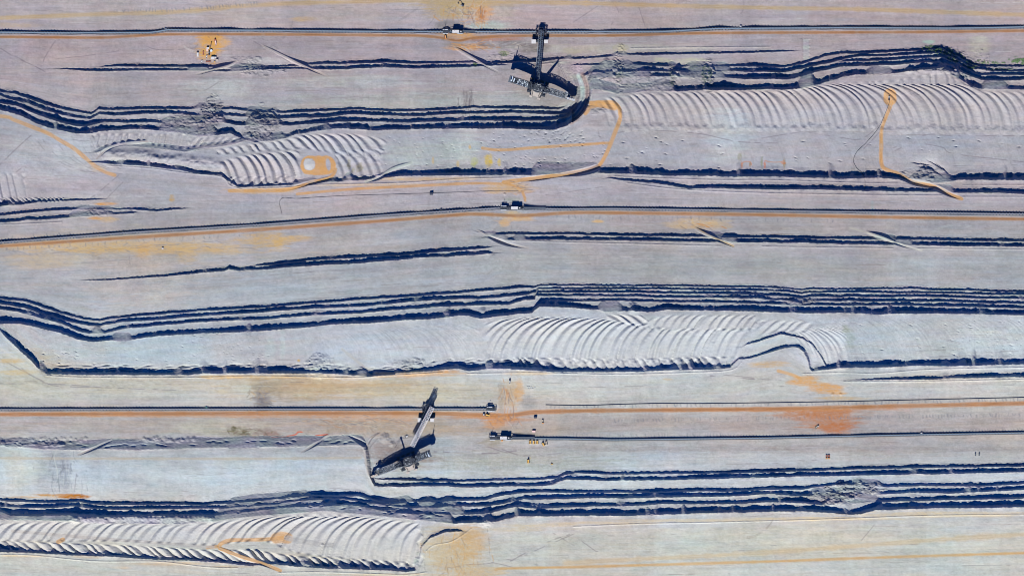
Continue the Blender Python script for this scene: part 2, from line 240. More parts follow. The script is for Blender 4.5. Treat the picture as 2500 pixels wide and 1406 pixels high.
field(-40, 1030, "-40,1276 180,1272 300,1278 435,1282 640,1262 784,1252 876,1258 1030,1276", "-40,1322 300,1322 520,1332 640,1318 720,1350 800,1362 1030,1384", 27, -1, 112, 1372, 3.3, seed=12)
field(-40, 640, "-40,1318 300,1330 520,1342 640,1340", "-40,1340 300,1354 640,1374", 25, -1, 0, 1330, 4.4, lean=1.0, edge=4, seed=13, jit=.42)
field(600, 1000, "600,1338 720,1356 1000,1370", "600,1374 800,1384 1000,1392", 25, -1, 0, 1360, 5.2, lean=.75, edge=5, seed=14, jit=.42)
field(1250, 1780, "1250,872 1500,876 1780,870", "1250,900 1500,904 1780,898", 26, -1, 0, 890, 3.2, lean=.5, edge=4, seed=15, jit=.42)
field(560, 720, "560,432 720,430", "560,456 720,452", 23, 1, 0, 440, 3.2, lean=-.7, edge=4, seed=16, jit=.42)
field(-60, 160, "-60,484 160,482", "-60,500 160,492", 12, 1, 0, 490, 2.6, lean=.8, edge=3, seed=17)
field(1838, 2000, "1838,778 2000,786", "1838,826 1900,808 2000,816", 24, -1, 70, 832, 2.6, lean=-.5, seed=18, eu=30)
field(1925, 2080, "1925,812 1990,800 2080,790", "1925,818 2020,892 2080,892", 13, 1, 96, 894, 1.0, seed=19, eu=45)
field(1470, 1580, "1470,766 1580,768", "1470,778 1520,792 1580,806", 26, 1, 60, 806, 3.2, lean=.9, seed=20, asy=.6)
# faint concentric grooves of flattened spoil
field(1490, 2700, "1490,322 2700,326", "1490,418 2700,432", 20, 1, 150, 420, .10, seed=21, fine=1)
field(112, 830, "112,842 240,842 640,815 830,800", "112,892 830,892", 20, 1, 140, 890, .10, seed=22, fine=1, tone=.7)
field(830, 1172, "830,812 1000,790 1172,782", "830,884 1172,884", 20, 1, 104, 896, .2, seed=23, fine=1, tone=1.1)
field(1990, 2700, "1990,776 2700,778", "1990,886 2700,880", 20, 1, 118, 888, .18, seed=24, fine=1, tone=1.2)
field(930, 1480, "930,330 1480,322", "930,418 1480,415", 20, 1, 0, 400, .10, lean=.5, seed=25, fine=1, tone=.8)
field(60, 235, "60,330 235,360", "60,420 235,440", 20, 1, 120, 500, .08, lean=.6, seed=26, fine=1, tone=.8)

r0, r1 = rows(120, 330); c0, c1 = cols(1320, 1450)
z0 = float(np.median(H[rows(215, 245)[0]:rows(215, 245)[1], cols(1290, 1340)[0]:cols(1290, 1340)[1]]))
x = UU[:, c0:c1]; y = VV[r0:r1]
rr = np.sqrt(((x - 1334) / 1.0)**2 + ((y - 225) / np.where(y > 225, .86, .95))**2) + .5 * vn(x / 4, y / 4, 9)
zz = z0 + 1.0 * sst(70, 72, rr) + 3.2 * sst(78, 83, rr) + 4.2 * sst(88, 92, rr) + 6.0 * sst(97, 102, rr) + 60 * sst(104, 112, rr)
H[r0:r1, c0:c1] = np.where(x > 1345 + np.clip((y - 236) * 1.5, 0, 52), np.minimum(H[r0:r1, c0:c1], zz), H[r0:r1, c0:c1])
RIM = ((rr > 68) & (rr < 106) & (x > 1345) & (y > 150) & (y < 318)) * 1.0
TER[r0:r1, c0:c1] = np.maximum(TER[r0:r1, c0:c1], RIM)
# ------------------------------------------------------------------ heaps, pits, rubble
rnd = random.Random(5)
def heap(u, v, r, h, k=1.0):
    r0, r1 = rows(v - r - 1, v + r + 1); c0, c1 = cols(u - r - 2, u + r + 2)
    q = np.sqrt(((UU[:, c0:c1] - u) * k)**2 + (VV[r0:r1] - v)**2) / r
    q = q + .14 * vn(UU[:, c0:c1] / 4, VV[r0:r1] / 4, int(u) % 50)
    H[r0:r1, c0:c1] += h * np.clip(1 - q, 0, 1)
for i in range(46):                                             # row of cone ends below the right hand ridges
    u = 1530 + i * 21.5 + rnd.uniform(-4, 4); heap(u, (312 if u < 2150 else 316) + rnd.uniform(-4, 3) + (4 if 1740 < u < 1800 else 0), rnd.uniform(9, 13), rnd.uniform(1.2, 2.2))
u = 184
while u < 512:
    r = rnd.uniform(10, 15); heap(u, 1264.5 + rnd.uniform(-1.5, 1.5), r, rnd.uniform(4, 5.5), .8); u += r * 1.75
for i in range(16):
    heap(2215 + i * 10 + rnd.uniform(-3, 3), 174 + rnd.uniform(-2, 2) + (i > 11) * (i - 11) * 4, rnd.uniform(6, 10), rnd.uniform(2, 4))
for i in range(14):
    heap(50 + i * 12 + rnd.uniform(-5, 5), 1071 + rnd.uniform(-2, 2), rnd.uniform(4, 8), rnd.uniform(1.0, 2.2))
for i in range(11):
    heap(350 + i * 12 + rnd.uniform(-4, 4), 1071 + rnd.uniform(-2, 3), rnd.uniform(5, 9), rnd.uniform(1.4, 2.6))
for u, v, r, h in ((1545, 752, 16, 5), (1178, 760, 11, 3), (1186, 1268, 22, 5), (2258, 432, 26, 6), (2240, 440, 18, 3), (755, 402, 14, .8), (787, 1329, 5, 2), (2157, 222, 4, 1.2), (1232, 474, 4, 1.8), (1480, 150, 9, 3), (148, 1319, 4, 1), (2033, 962, 5, 1.4), (2052, 962, 5, 1.4)):
    heap(u, v, r, h)
def pit(u, v, ru, rv, dep, ang=0):
    r0, r1 = rows(v - 9, v + 9); c0, c1 = cols(u - 12, u + 12)
    x = UU[:, c0:c1] - u; y = VV[r0:r1] - v
    a = x * math.cos(ang) + y * math.sin(ang); b = -x * math.sin(ang) + y * math.cos(ang)
    q = (a / ru)**2 + (b / rv)**2
    H[r0:r1, c0:c1] -= dep * np.exp(-q * 1.3)
def scatter(n, u0, u1, v0, v1, ru, rv, dep, ang):
    for i in range(n):
        s = rnd.uniform(.6, 1.3)
        pit(rnd.uniform(u0, u1), rnd.uniform(v0, v1), ru * s, rv * s, dep * s, ang + rnd.uniform(-.3, .3))
scatter(80, 1190, 1480, 322, 410, 2.6, 1.3, 1.3, .5)
scatter(40, 1290, 1430, 318, 350, 3.0, 1.5, 1.6, -.5)
scatter(46, 1490, 2500, 330, 425, 4.0, 1.3, 1.5, .2)
scatter(34, 110, 830, 810, 890, 2.6, 1.1, .9, .2)
scatter(90, 480, 660, 810, 890, 1.3, 1.0, .7, 0)
scatter(70, 2330, 2500, 780, 880, 1.5, 1.2, .9, 1)
scatter(24, 2050, 2500, 780, 880, 4, 1.2, 1.2, .2)
scatter(30, 940, 1180, 335, 410, 1.8, 1.2, .9, .5)
scatter(20, 60, 240, 850, 890, 3.2, 1.0, 1.3, .5)
for _u in (196, 204, 262, 276, 292, 306, 322, 510, 522, 536, 552, 606, 622, 640, 676, 690, 702, 718, 800, 812, 826, 842, 856, 350, 388, 402, 470):
    pit(_u + rnd.uniform(-3, 3), (1086 if _u < 480 else 1077) + rnd.uniform(-3, 5), rnd.uniform(5, 9), rnd.uniform(1.6, 2.6), rnd.uniform(1.2, 2.2), rnd.uniform(-.2, .2))
for _i in range(60):
    _u = rnd.uniform(570, 1090); pit(_u, np.interp(_u, [570, 760, 900, 1090], [1240, 1225, 1240, 1255]) + rnd.uniform(-14, 12), rnd.uniform(3, 8), rnd.uniform(1.4, 2.4), rnd.uniform(1, 2.6), rnd.uniform(-.2, .2))
for _i in range(110):
    _u = rnd.uniform(110, 1300); _c = np.interp(_u, [110, 460, 640, 722, 850, 902, 978, 1030, 1119, 1183, 1300], [914, 914, 912, 911, 915, 919, 910, 907, 899, 900, 903])
    pit(_u, _c - rnd.uniform(12, 24), rnd.uniform(6, 15), rnd.uniform(1.2, 2.2), rnd.uniform(.9, 2.2), rnd.uniform(-.25, .1))
for _h in ((779, 893, 34, 6), (990, 893, 16, 3), (1020, 890, 14, 3), (760, 897, 20, 3), (940, 1070, 15, 4), (957, 1083, 9, 2.5), (560, 905, 18, 2)): heap(*_h)
RUB = np.zeros((NV, NU), np.float32)
def rub(u, v, ru, rv, a=1.0):
    r0, r1 = rows(v - rv * 1.6, v + rv * 1.6); c0, c1 = cols(u - ru * 1.6, u + ru * 1.6)
    q = np.sqrt(((UU[:, c0:c1] - u) / ru)**2 + ((VV[r0:r1] - v) / rv)**2)
    q = q + .42 * vn(UU[:, c0:c1] / 16, VV[r0:r1] / 13, int(u + v) % 60) + .2 * vn(UU[:, c0:c1] / 5, VV[r0:r1] / 5, int(u) % 60)
    RUB[r0:r1, c0:c1] = np.maximum(RUB[r0:r1, c0:c1], a * (1 - sst(.65, 1.1, q)))
for q in ((515, 272, 26, 34, 1), (525, 240, 16, 18, .7), (450, 300, 45, 20, .6), (640, 302, 50, 42, .75), (500, 310, 40, 22, .6), (605, 152, 38, 16, .5), (620, 176, 45, 12, .7),
          (665, 172, 34, 9, .7), (1512, 170, 13, 55, .9), (1645, 190, 12, 45, .9), (1728, 185, 18, 42, .9), (1560, 188, 130, 30, .35), (2085, 1190, 75, 14, 1), (2040, 1208, 60, 14, 1),
          (1985, 1215, 70, 10, .6), (2035, 1222, 30, 10, 1), (1975, 738, 24, 10, .7), (1930, 735, 20, 8, .5), (2330, 150, 80, 28, .7), (2275, 120, 40, 10, .7), (2440, 168, 60, 8, .5),
          (90, 1082, 110, 7, .5), (400, 1074, 80, 6, .35), (236, 520, 34, 12, .6), (2250, 425, 50, 14, .6), (1000, 888, 60, 14, .5), (2350, 1012, 0.1, .1, 0), (1240, 140, 50, 14, .5), (1345, 266, 0.1, 0.1, 0), (1455, 270, 28, 12, .4)):
    rub(*q)
nn = .9 * np.abs(fb(UU / 9, VV / 6, 31)) + .8 * np.abs(vn(UU / 3.6, VV / 3.0, 33)) + .35 * vn(UU / 1.9, VV / 1.8, 34)
nn2 = np.abs(fb(UU / 16 + .5 * vn(UU / 8, VV / 8, 3), VV / 11, 36))
H += RUB * ((nn - .6) * .8 + nn2 * 4.6 + .8 * np.clip(vn(UU / 6.5, VV / 5, 37), 0, 1)**2 * 2)
# slump scarps by the haul road on the right
for (u, v, ln, a, h) in ((2250, 402, 24, .15, 2.6), (2285, 405, 26, .55, 2.2), (2275, 415, 26, .6, 2.0), (2300, 412, 20, .7, 2.0), (2262, 412, 20, .2, 2.4)):
    r0, r1 = rows(v - 26, v + 26); c0, c1 = cols(u - 30, u + 30)
    x = UU[:, c0:c1] - u; y = VV[r0:r1] - v
    aa = x * math.cos(a) + y * math.sin(a); bb = -x * math.sin(a) + y * math.cos(a) + 1.2 * vn(UU[:, c0:c1] / 5, VV[r0:r1] / 5, int(u))
    H[r0:r1, c0:c1] -= h * np.exp(-(aa / ln)**4) * np.where(bb < 0, np.exp(bb / 9), 0) * np.clip(-bb / 1.2, 0, 1)
r0, r1 = rows(340, 440); c0, c1 = cols(235, 560)
x = UU[:, c0:c1]; y = VV[r0:r1]; vm = np.interp(U[c0:c1], [235, 330, 450, 560], [378, 378, 392, 408])[None, :]
mm = np.exp(-((y - vm) / 13)**2) * sst(235, 275, x) * (1 - sst(530, 560, x))
H[r0:r1, c0:c1] += mm * (4.0 + 3.2 * fb(x / 26, y / 18, 55) + 2.2 * np.abs(vn(x / 11 + y / 30, y / 16, 56)))
# general unevenness
H += (.55 * fb(UU / 130, VV / 60, 41) + .14 * fb(UU / 22, VV / 9, 44) + .06 * vn(UU / 4, VV / 2.2, 47)).astype(np.float32)
H += (TER * (1 - .6 * np.clip(TAL, 0, 1)) * (.4 * vn(UU / 4.5, VV / 3, 51) + .25 * vn(UU / 2.3, VV / 2, 52))).astype(np.float32)

# ------------------------------------------------------------------ polylines: distance in a window
def hgt(u, v):
    i = int(np.clip(np.searchsorted(U, u) - 1, 0, NU - 2)); j = int(np.clip(np.searchsorted(V, v) - 1, 0, NV - 2))
    a = (u - U[i]) / (U[i + 1] - U[i]); b = (v - V[j]) / (V[j + 1] - V[j])
    return float((H[j, i] * (1 - a) + H[j, i + 1] * a) * (1 - b) + (H[j + 1, i] * (1 - a) + H[j + 1, i + 1] * a) * b)
RAMPS = []   # masks for colour
def ramp(s, hw, up=0.0, lift=0.0, cols_=None):
    p = smooth(P(s)); n = len(p)
    hs = [np.mean([hgt(p[i][0] + a, p[i][1] + b) for a in (-2, 0, 2) for b in (-1, 1)]) for i in (0, n - 1)]
    sl, D, T, L = poly_dist(p, hw + 22)
    z = hs[0] + (hs[1] - hs[0]) * T / L + lift * np.sin(np.pi * np.clip(T / L, 0, 1)) + up
    ex = np.maximum(D - hw, 0) * S
    h = H[sl]; ok = D < hw + 21
    H[sl] = np.where(ok, np.minimum(np.maximum(h, z - ex * 1.05), z + ex * 1.6), h)
    return sl, D
RP = [ramp("478,183 520,171 560,160 578,150", 1.8), ramp("640,112 690,136 740,161 800,187", 2.2), ramp("1110,116 1150,139 1185,161 1218,178", 2.0),
      ramp("1695,556 1730,575 1770,592 1795,602", 2.4), ramp("2115,566 2150,578 2200,598 2240,609", 2.0), ramp("1165,562 1205,582 1245,597 1290,606", 2.0),
      ramp("190,1110 230,1093 272,1073", 2.4), ramp("735,1104 770,1083 806,1058", 2.4), ramp("842,1056 870,1071 900,1087", 2.0),
      ramp("893,444 925,433 960,412 1005,398", 2.8), ramp("835,852 880,888 900,901 960,905", 3.0),
      ramp("2152,400 2160,411 2193,424 2231,444.7 2282,456 2321,475.4 2346,484", 3.4), ramp("704,462.6 763,444.7 809,432 820,412", 3.4),
      ramp("1486,372 1478,388 1463,404 1419,419 1317,434.5 1262,441", 4.2), ramp("520,1334 550,1343 590,1358 640,1374 681,1391", 3.6),
      ramp("236,388 262,364 300,352 360,346", 3.0)]

# ------------------------------------------------------------------ albedo
def lerp(a, b, t): return a + (b - a) * t
vk = [0, 100, 200, 300, 380, 450, 540, 650, 720, 830, 880, 940, 1030, 1100, 1150, 1205, 1260, 1340, 1406]
ck = np.array([np.minimum(lin((c[0] + 4 * (1 - i_ / 19), c[1] - 1.5 * (1 - i_ / 19), c[2])) / KLIGHT, .85) for i_, c in enumerate(((170, 166, 168), (164, 158, 166), (163, 161, 167), (165, 166, 172), (164, 168, 177), (168, 166, 174), (162, 162, 168), (160, 165, 171), (160, 168, 176),
      (178, 187, 196), (184, 191, 198), (188, 189, 186), (167, 164, 166), (168, 171, 175), (180, 189, 199), (190, 196, 201), (186, 187, 190), (187, 187, 182), (186, 187, 183)))])
wv = VV + 22 * vn(UU / 260, VV / 70, 61)
C = np.stack([np.interp(wv, vk, ck[:, i]) for i in range(3)], -1).astype(np.float32)
def mixin(sl, m, c):
    C[sl] += (np.asarray(c, np.float32) - C[sl]) * m[..., None]
ALL = (slice(0, NV), slice(0, NU))
def blob(u, v, ru, rv, c, s=1.0, soft=.5, rag=.5, su=44, sv=4.5, seed=0):
    m_ = 1.7
    r0, r1 = rows(v - rv * m_, v + rv * m_); c0, c1 = cols(u - ru * m_, u + ru * m_); sl = (slice(r0, r1), slice(c0, c1))
    x = UU[:, c0:c1]; y = VV[r0:r1]
    q = np.sqrt(((x - u) / ru)**2 + ((y - v) / rv)**2) + rag * (fb(x / su, y / sv, seed + int(u) % 90))
    mixin(sl, np.clip(s * (1 - sst(1 - soft, 1 + soft * .6, q)) * (.86 + .3 * vn(x / 9, y / 2.6, seed + 3) + .22 * vn(x / 2.6, y / 2.2, seed + 5)), 0, 1), alb(*c))
# large tone areas
for b in ((540, 225, 34, 22, (206, 206, 212), .6), (650, 150, 60, 12, (204, 202, 206), .6), (600, 105, 900, 26, (170, 160, 166), .45), (1900, 95, 700, 30, (176, 168, 174), .4), (700, 540, 800, 22, (178, 170, 172), .4), (1800, 550, 700, 22, (176, 168, 172), .45), (300, 185, 400, 20, (172, 160, 170), .5), (500, 40, 500, 16, (186, 178, 176), .4), (1100, 250, 420, 26, (186, 190, 193), .7), (300, 240, 300, 22, (178, 170, 180), .6), (520, 215, 90, 30, (198, 202, 208), .6), (860, 200, 200, 18, (196, 198, 200), .6), (1500, 120, 300, 12, (200, 193, 186), .6),
          (1040, 380, 110, 36, (192, 198, 200), .7), (1130, 360, 50, 34, (200, 206, 206), .6), (1780, 330, 60, 70, (200, 208, 216), .6), (150, 380, 140, 60, (192, 194, 204), .7), (330, 450, 180, 24, (180, 174, 182), .5),
          (300, 490, 200, 30, (194, 190, 196), .4), (300, 610, 300, 50, (198, 184, 172), .75), (480, 650, 300, 40, (190, 182, 184), .5), (1000, 580, 200, 20, (182, 184, 190), .5), (1800, 650, 700, 30, (174, 178, 184), .6),
          (1200, 630, 200, 30, (180, 180, 186), .5), (350, 700, 150, 60, (196, 186, 186), .6), (150, 680, 160, 40, (184, 178, 186), .6), (1600, 830, 350, 50, (208, 215, 221), .7), (2250, 830, 300, 50, (196, 205, 212), .6),
          (300, 850, 200, 40, (192, 203, 211), .7), (650, 850, 150, 40, (194, 194, 204), .6), (60, 900, 90, 60, (208, 200, 186), .7), (300, 950, 320, 30, (206, 202, 194), .7), (800, 945, 260, 26, (206, 186, 156), .75), (1050, 965, 110, 20, (208, 202, 186), .6),
          (1600, 950, 350, 30, (205, 206, 207), .7), (2250, 950, 250, 26, (204, 202, 204), .6), (640, 958, 22, 46, (116, 112, 118), .95), (735, 945, 120, 32, (182, 158, 130), .9), (690, 950, 40, 34, (160, 146, 132), .5), (590, 945, 26, 24, (204, 210, 210), .5), (560, 1055, 70, 12, (150, 150, 142), .5), (650, 985, 14, 20, (150, 142, 142), .5), (150, 1035, 160, 18, (190, 186, 192), .6), (520, 1040, 130, 22, (206, 212, 206), .7),
          (560, 935, 700, 24, (198, 184, 164), .45), (640, 1040, 640, 22, (186, 172, 162), .5), (1000, 960, 300, 30, (198, 184, 160), .4), (60, 960, 120, 30, (204, 198, 188), .5), (1250, 1046, 300, 14, (176, 162, 152), .5), (960, 1045, 220, 24, (186, 164, 146), .7), (1800, 1030, 700, 20, (180, 170, 170), .7), (1700, 1095, 800, 8, (164, 156, 160), .6), (1250, 1130, 260, 34, (176, 178, 176), .7), (1350, 1130, 200, 14, (178, 182, 180), .5),
          (2100, 1120, 460, 14, (194, 199, 208), .6), (450, 1150, 400, 40, (198, 206, 213), .7), (120, 1140, 40, 50, (150, 158, 170), .55), (160, 1150, 14, 50, (146, 148, 164), .5), (50, 1120, 60, 60, (204, 212, 214), .6), (40, 1150, 30, 50, (206, 198, 190), .5),
          (1900, 1320, 620, 40, (208, 205, 194), .6), (1400, 1340, 200, 40, (204, 208, 208), .6), (2200, 1385, 400, 20, (202, 205, 205), .6), (2440, 130, 120, 30, (164, 158, 168), .6), (2390, 110, 26, 30, (200, 196, 184), .6),
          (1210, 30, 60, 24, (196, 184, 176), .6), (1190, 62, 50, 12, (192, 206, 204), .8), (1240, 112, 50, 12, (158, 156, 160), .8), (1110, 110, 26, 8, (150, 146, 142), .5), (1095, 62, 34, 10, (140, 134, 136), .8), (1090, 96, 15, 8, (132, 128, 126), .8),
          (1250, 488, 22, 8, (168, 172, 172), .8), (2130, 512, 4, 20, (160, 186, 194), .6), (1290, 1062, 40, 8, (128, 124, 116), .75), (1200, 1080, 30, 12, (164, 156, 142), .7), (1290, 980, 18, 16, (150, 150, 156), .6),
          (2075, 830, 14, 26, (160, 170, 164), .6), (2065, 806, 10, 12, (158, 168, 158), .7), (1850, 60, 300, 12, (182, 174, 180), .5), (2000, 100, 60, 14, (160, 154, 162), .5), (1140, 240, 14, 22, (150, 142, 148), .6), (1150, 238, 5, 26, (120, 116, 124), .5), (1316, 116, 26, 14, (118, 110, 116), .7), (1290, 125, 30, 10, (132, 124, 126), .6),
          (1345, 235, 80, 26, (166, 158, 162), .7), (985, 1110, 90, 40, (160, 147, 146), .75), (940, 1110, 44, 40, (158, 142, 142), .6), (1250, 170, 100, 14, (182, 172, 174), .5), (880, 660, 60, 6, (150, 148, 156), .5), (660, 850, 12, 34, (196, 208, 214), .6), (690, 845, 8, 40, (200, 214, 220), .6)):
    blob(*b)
# weathered streaks along the benches and raking across them
LN = ["0,0 2500,0", "0,79 366,80 410,73 640,75 1260,79 1624,77 1752,70 2500,67", "0,165 1240,158 1500,138 1960,123 2500,118", "0,224 159,269 223,279 241,267 1363,266 1430,225 2500,210", "0,380 600,430 766,446 1132,428 1880,431 2500,440",
      "0,592 320,567 640,548 940,525 1209,508 1368,511 2500,523", "0,690 256,684 558,660 1193,610 1210,580 2500,596", "0,728 243,783 640,751 1004,724 1280,702 2500,712", "0,805 113,912 640,911 1081,902 1496,908 1783,897 1911,850 1983,906 2500,889",
      "0,999 1209,998 1598,985 2500,970", "0,1087 512,1092 890,1089 914,1170 1358,1168 1378,1158 2500,1140", "0,1223 499,1234 825,1212 943,1231 1260,1203 2500,1180", "0,1345 614,1380 991,1395 1030,1300 1130,1280 1240,1265 2500,1240", "0,1500 2500,1480"]
lv = np.array([np.interp(U, *P(s).T) for s in LN]); tv = lv.mean(1)
T2 = np.empty((NV, NU), np.float32)
for i in range(NU):
    T2[:, i] = np.interp(V, lv[:, i], tv)
T2[V < 0] = V[V < 0][:, None]; T2[V > 1500] = V[V > 1500][:, None]
T2w = T2
T2 = T2 + 1.4 * vn(UU / 70, VV / 26, 69) + .6 * vn(UU / 25, VV / 12, 70)
streak = .5 * vn(UU / 170, T2 / 3.4, 71) + .45 * vn(UU / 70, T2 / 1.7, 72) + .5 * vn(UU / 300, T2 / 9, 73) + .35 * vn(UU / 26, T2 / 1.2, 74)
T2 = T2w
rake = vn(UU / 2.6, VV / 34, 75) * .6 + vn(UU / 6, VV / 46, 76) * .5
rakem = sst(-.1, .5, vn(UU / 170, VV / 40, 77)) * (1 - SPO)
mott = fb(UU / 34, T2 / 15, 78) * .75 + .45 * fb(UU / 120, T2 / 34, 84) + .5 * vn(UU / 7, VV / 6, 79) + .3 * vn(UU / 2.6, VV / 2.4, 80)
flat = (1 - SPO * .85) * (1 - np.clip(TER, 0, 1) * .6)
flatstr = np.where((T2 > tv[7] + 14) & (T2 < tv[8] - 12), .25, 1.0) * np.where((VV > 322) & (VV < 420) & (UU > 930), .35, 1.0)
g = 1 + flat * (flatstr * .095 * streak + .055 * rakem * rake * flatstr) + .125 * mott + .075 * vn(UU / 1.7, VV / 1.6, 83) + ARC
C *= g[..., None].astype(np.float32)
warm = vn(UU / 90, T2 / 9, 81) * .6 + vn(UU / 24, T2 / 3, 82) * .5
pk = vn(UU / 45, T2 / 14, 86) * .6 + .4 * vn(UU / 11, VV / 8, 87)
C *= np.stack([1 + .05 * warm + .012 * pk, 1 - .022 * pk, 1 - .045 * warm + .012 * pk], -1).astype(np.float32)
# scuff strokes left by dozers and tracks
def line(pts, w, c, s, soft=.8, brk=0.0, seed=0):
    sl, D, T, L = poly_dist(pts, w + 4)
    m = s * (1 - sst(w * (1 - soft * .6), w * (1 + soft * .5) + .5, D))
    if brk: m = m * sst(-.3 * brk, .35, vn(T / 14, D * 0 + seed, seed) + .35 - brk * .5)
    mixin(sl, m, alb(*c))
for i in range(950):
    u = rnd.uniform(0, 2500); v = rnd.uniform(0, 1406)
    ii = min(max(int(np.searchsorted(U, u)), 0), NU - 1); jj = int(np.searchsorted(V, v))
    if SPO[jj, ii] > .2 or TER[jj, ii] > .2: continue
    L_ = rnd.uniform(30, 150); t0 = T2[jj, ii]; pts = []
    for q in range(5):
        uu = u + L_ * q / 4; ci = min(int(np.searchsorted(U, uu)), NU - 1)
        pts.append((uu, float(np.interp(t0, tv, lv[:, ci])) + rnd.uniform(-.8, .8)))
    line(pts, rnd.uniform(.5, .9), rnd.choice([(128, 120, 130), (140, 128, 130), (216, 216, 220), (150, 140, 146)]), rnd.uniform(.2, .5), brk=.6, seed=i % 97)
for i in range(75):
    u = rnd.uniform(0, 2500); v = rnd.uniform(0, 1406); ii = min(int(np.searchsorted(U, u)), NU - 1); jj = int(np.searchsorted(V, v))
    if SPO[max(jj-14,0):jj+14, max(ii-40,0):ii+40].max() > .2 or TER[max(jj-14,0):jj+14, max(ii-30,0):ii+30].max() > .2: continue
    a = rnd.uniform(-.35, .35) + rnd.choice((0, 0, 3.14)); pts = [(u, v)]; kk = rnd.uniform(-.25, .25)
    for q in range(6):
        a += kk * rnd.uniform(.2, 1); pts.append((pts[-1][0] + 14 * math.cos(a), pts[-1][1] + 14 * math.sin(a)))
    p_ = smooth(pts, 4); cc = rnd.choice([(126, 118, 126), (138, 126, 124), (214, 212, 214)]); w_ = rnd.uniform(.2, .45)
    line(p_, .55, cc, w_, brk=.2, seed=i % 90); line(p_ + np.array([rnd.uniform(-.6, .6), 3.2]), .55, cc, w_, brk=.2, seed=i % 90)
TR = (120, 112, 124)
for s, w in (("250,63 135,70 145,65 130,72", 0), ("0,118 40,142 80,160 110,176", 1), ("10,125 60,150 105,172", .7), ("135,100 110,140 102,165", 1), ("330,94 365,117 410,123 480,118", .9), ("110,150 150,143 210,137 290,125", .8),
             ("620,102 660,125 720,160", .8), ("640,95 680,120", .7), ("450,205 470,220 500,221 535,200", .7), ("1490,0 1510,30 1492,62", .6), ("1560,20 1575,65", .8), ("1815,0 1812,30 1780,55", .6), ("1400,55 1460,15", .7),
             ("680,482 720,486 840,478 1050,472 1210,468 1270,470 1330,476 1480,455", .55), ("688,522 682,492 690,482", .55), ("90,622 250,606 390,598 520,590", .55), ("315,625 318,645 324,652", .5),
             ("1485,330 1560,318 1700,326 1800,346 1900,350", .9), ("1860,338 1960,324 2050,336 2100,340 2140,312 2170,270", .9), ("2180,362 2260,330 2330,332 2500,332", .9), ("2165,378 2230,352 2300,360 2330,376 2500,396", .9),
             ("2099,375 2084,395 2086,408 2104,420 2113,436", .8), ("2085,385 2120,352 2150,320", .8), ("0,936 150,938 260,946 430,952", .8), ("0,875 50,902 105,930 140,942 250,946", .8), ("30,880 80,920 120,938", .7),
             ("720,875 790,852 700,840", 0), ("1735,918 1770,918 1840,925 1940,928", 1.2), ("1735,916 1780,916 1840,922", .8), ("1180,1082 1230,1098 1280,1112 1370,1106", 1.2), ("1190,1090 1240,1106", .8), ("1060,1102 1190,1106 1260,1100", 1.6),
             ("1390,1304 1330,1325 1240,1372", 1.2), ("1402,1302 1300,1346", .8), ("1420,1320 1455,1345", .7), ("1350,1300 1420,1340 1460,1345", .6), ("2135,1280 2085,1340", .8), ("0,1170 0,1170.1", 0), ("180,1125 186,1150 182,1200", .7), ("110,1135 184,1146", .7),
             ("1070,1406 1120,1380 1190,1375 1240,1365 1320,1380", 1.0), ("1190,1290 1195,1350 1180,1406", .9), ("1040,1372 1100,1384 1190,1372 1260,1386", .9), ("60,405 0,450", 1.0), ("100,310 52,352 4,398 0,402", 1.1), ("290,428 240,470 220,485", .8), ("300,445 255,490", .7)):
    if w: line(smooth(P(s)), w, TR, .55, brk=.25, seed=len(s) % 90)
# bare earth roads and stains (ROAD keeps the driven surface for its own object)
ROAD = np.zeros((NV, NU), np.float32)
OR = (202, 156, 104); OC = (150, 106, 76); OL = (206, 176, 134); RU = (176, 116, 74)
def road(s, w, c, st=.95, soft=.35, keep=True, rag=.2, seed=1, c2=None, sm=True):
    p = smooth(P(s)) if sm else P(s)
    sl, D, T, L = poly_dist(p, w * 1.8 + 4)
    D = D * (1 + rag * vn(T / 17, D * 0 + seed, seed)) + rag * 1.6 * vn(T / 5, D / 3, seed + 3)
    m = st * (1 - sst(w * (1 - soft), w * (1 + soft), D)) * (1 + .12 * vn(T / 60, D / 1.6, seed + 7))
    m = np.clip(m, 0, 1)
    mixin(sl, m * (.86 + .14 * vn(T / 23, D / 1.2, seed + 11)), alb(*c))
    mixin(sl, m * .30 * np.exp(-((D - w * .42) / .55)**2) * sst(-.6, .3, vn(T / 30, D * 0, seed + 4)), alb(112, 92, 76))
    mixin(sl, m * .30 * sst(.2, .8, vn(T / 11, D / 2.2, seed + 8)), alb(196, 186, 180))
    if c2 is not None:
        mixin(sl, .85 * m * np.exp(-(D / (w * .6))**2) * (.7 + .3 * vn(T / 40, D, seed)), alb(*c2))
    if keep: ROAD[sl] = np.maximum(ROAD[sl], m * (D < w * 1.05))
def stain(u, v, ru, rv, c, s=.9, **k):
    blob(u, v, ru, rv, c, s, **k)
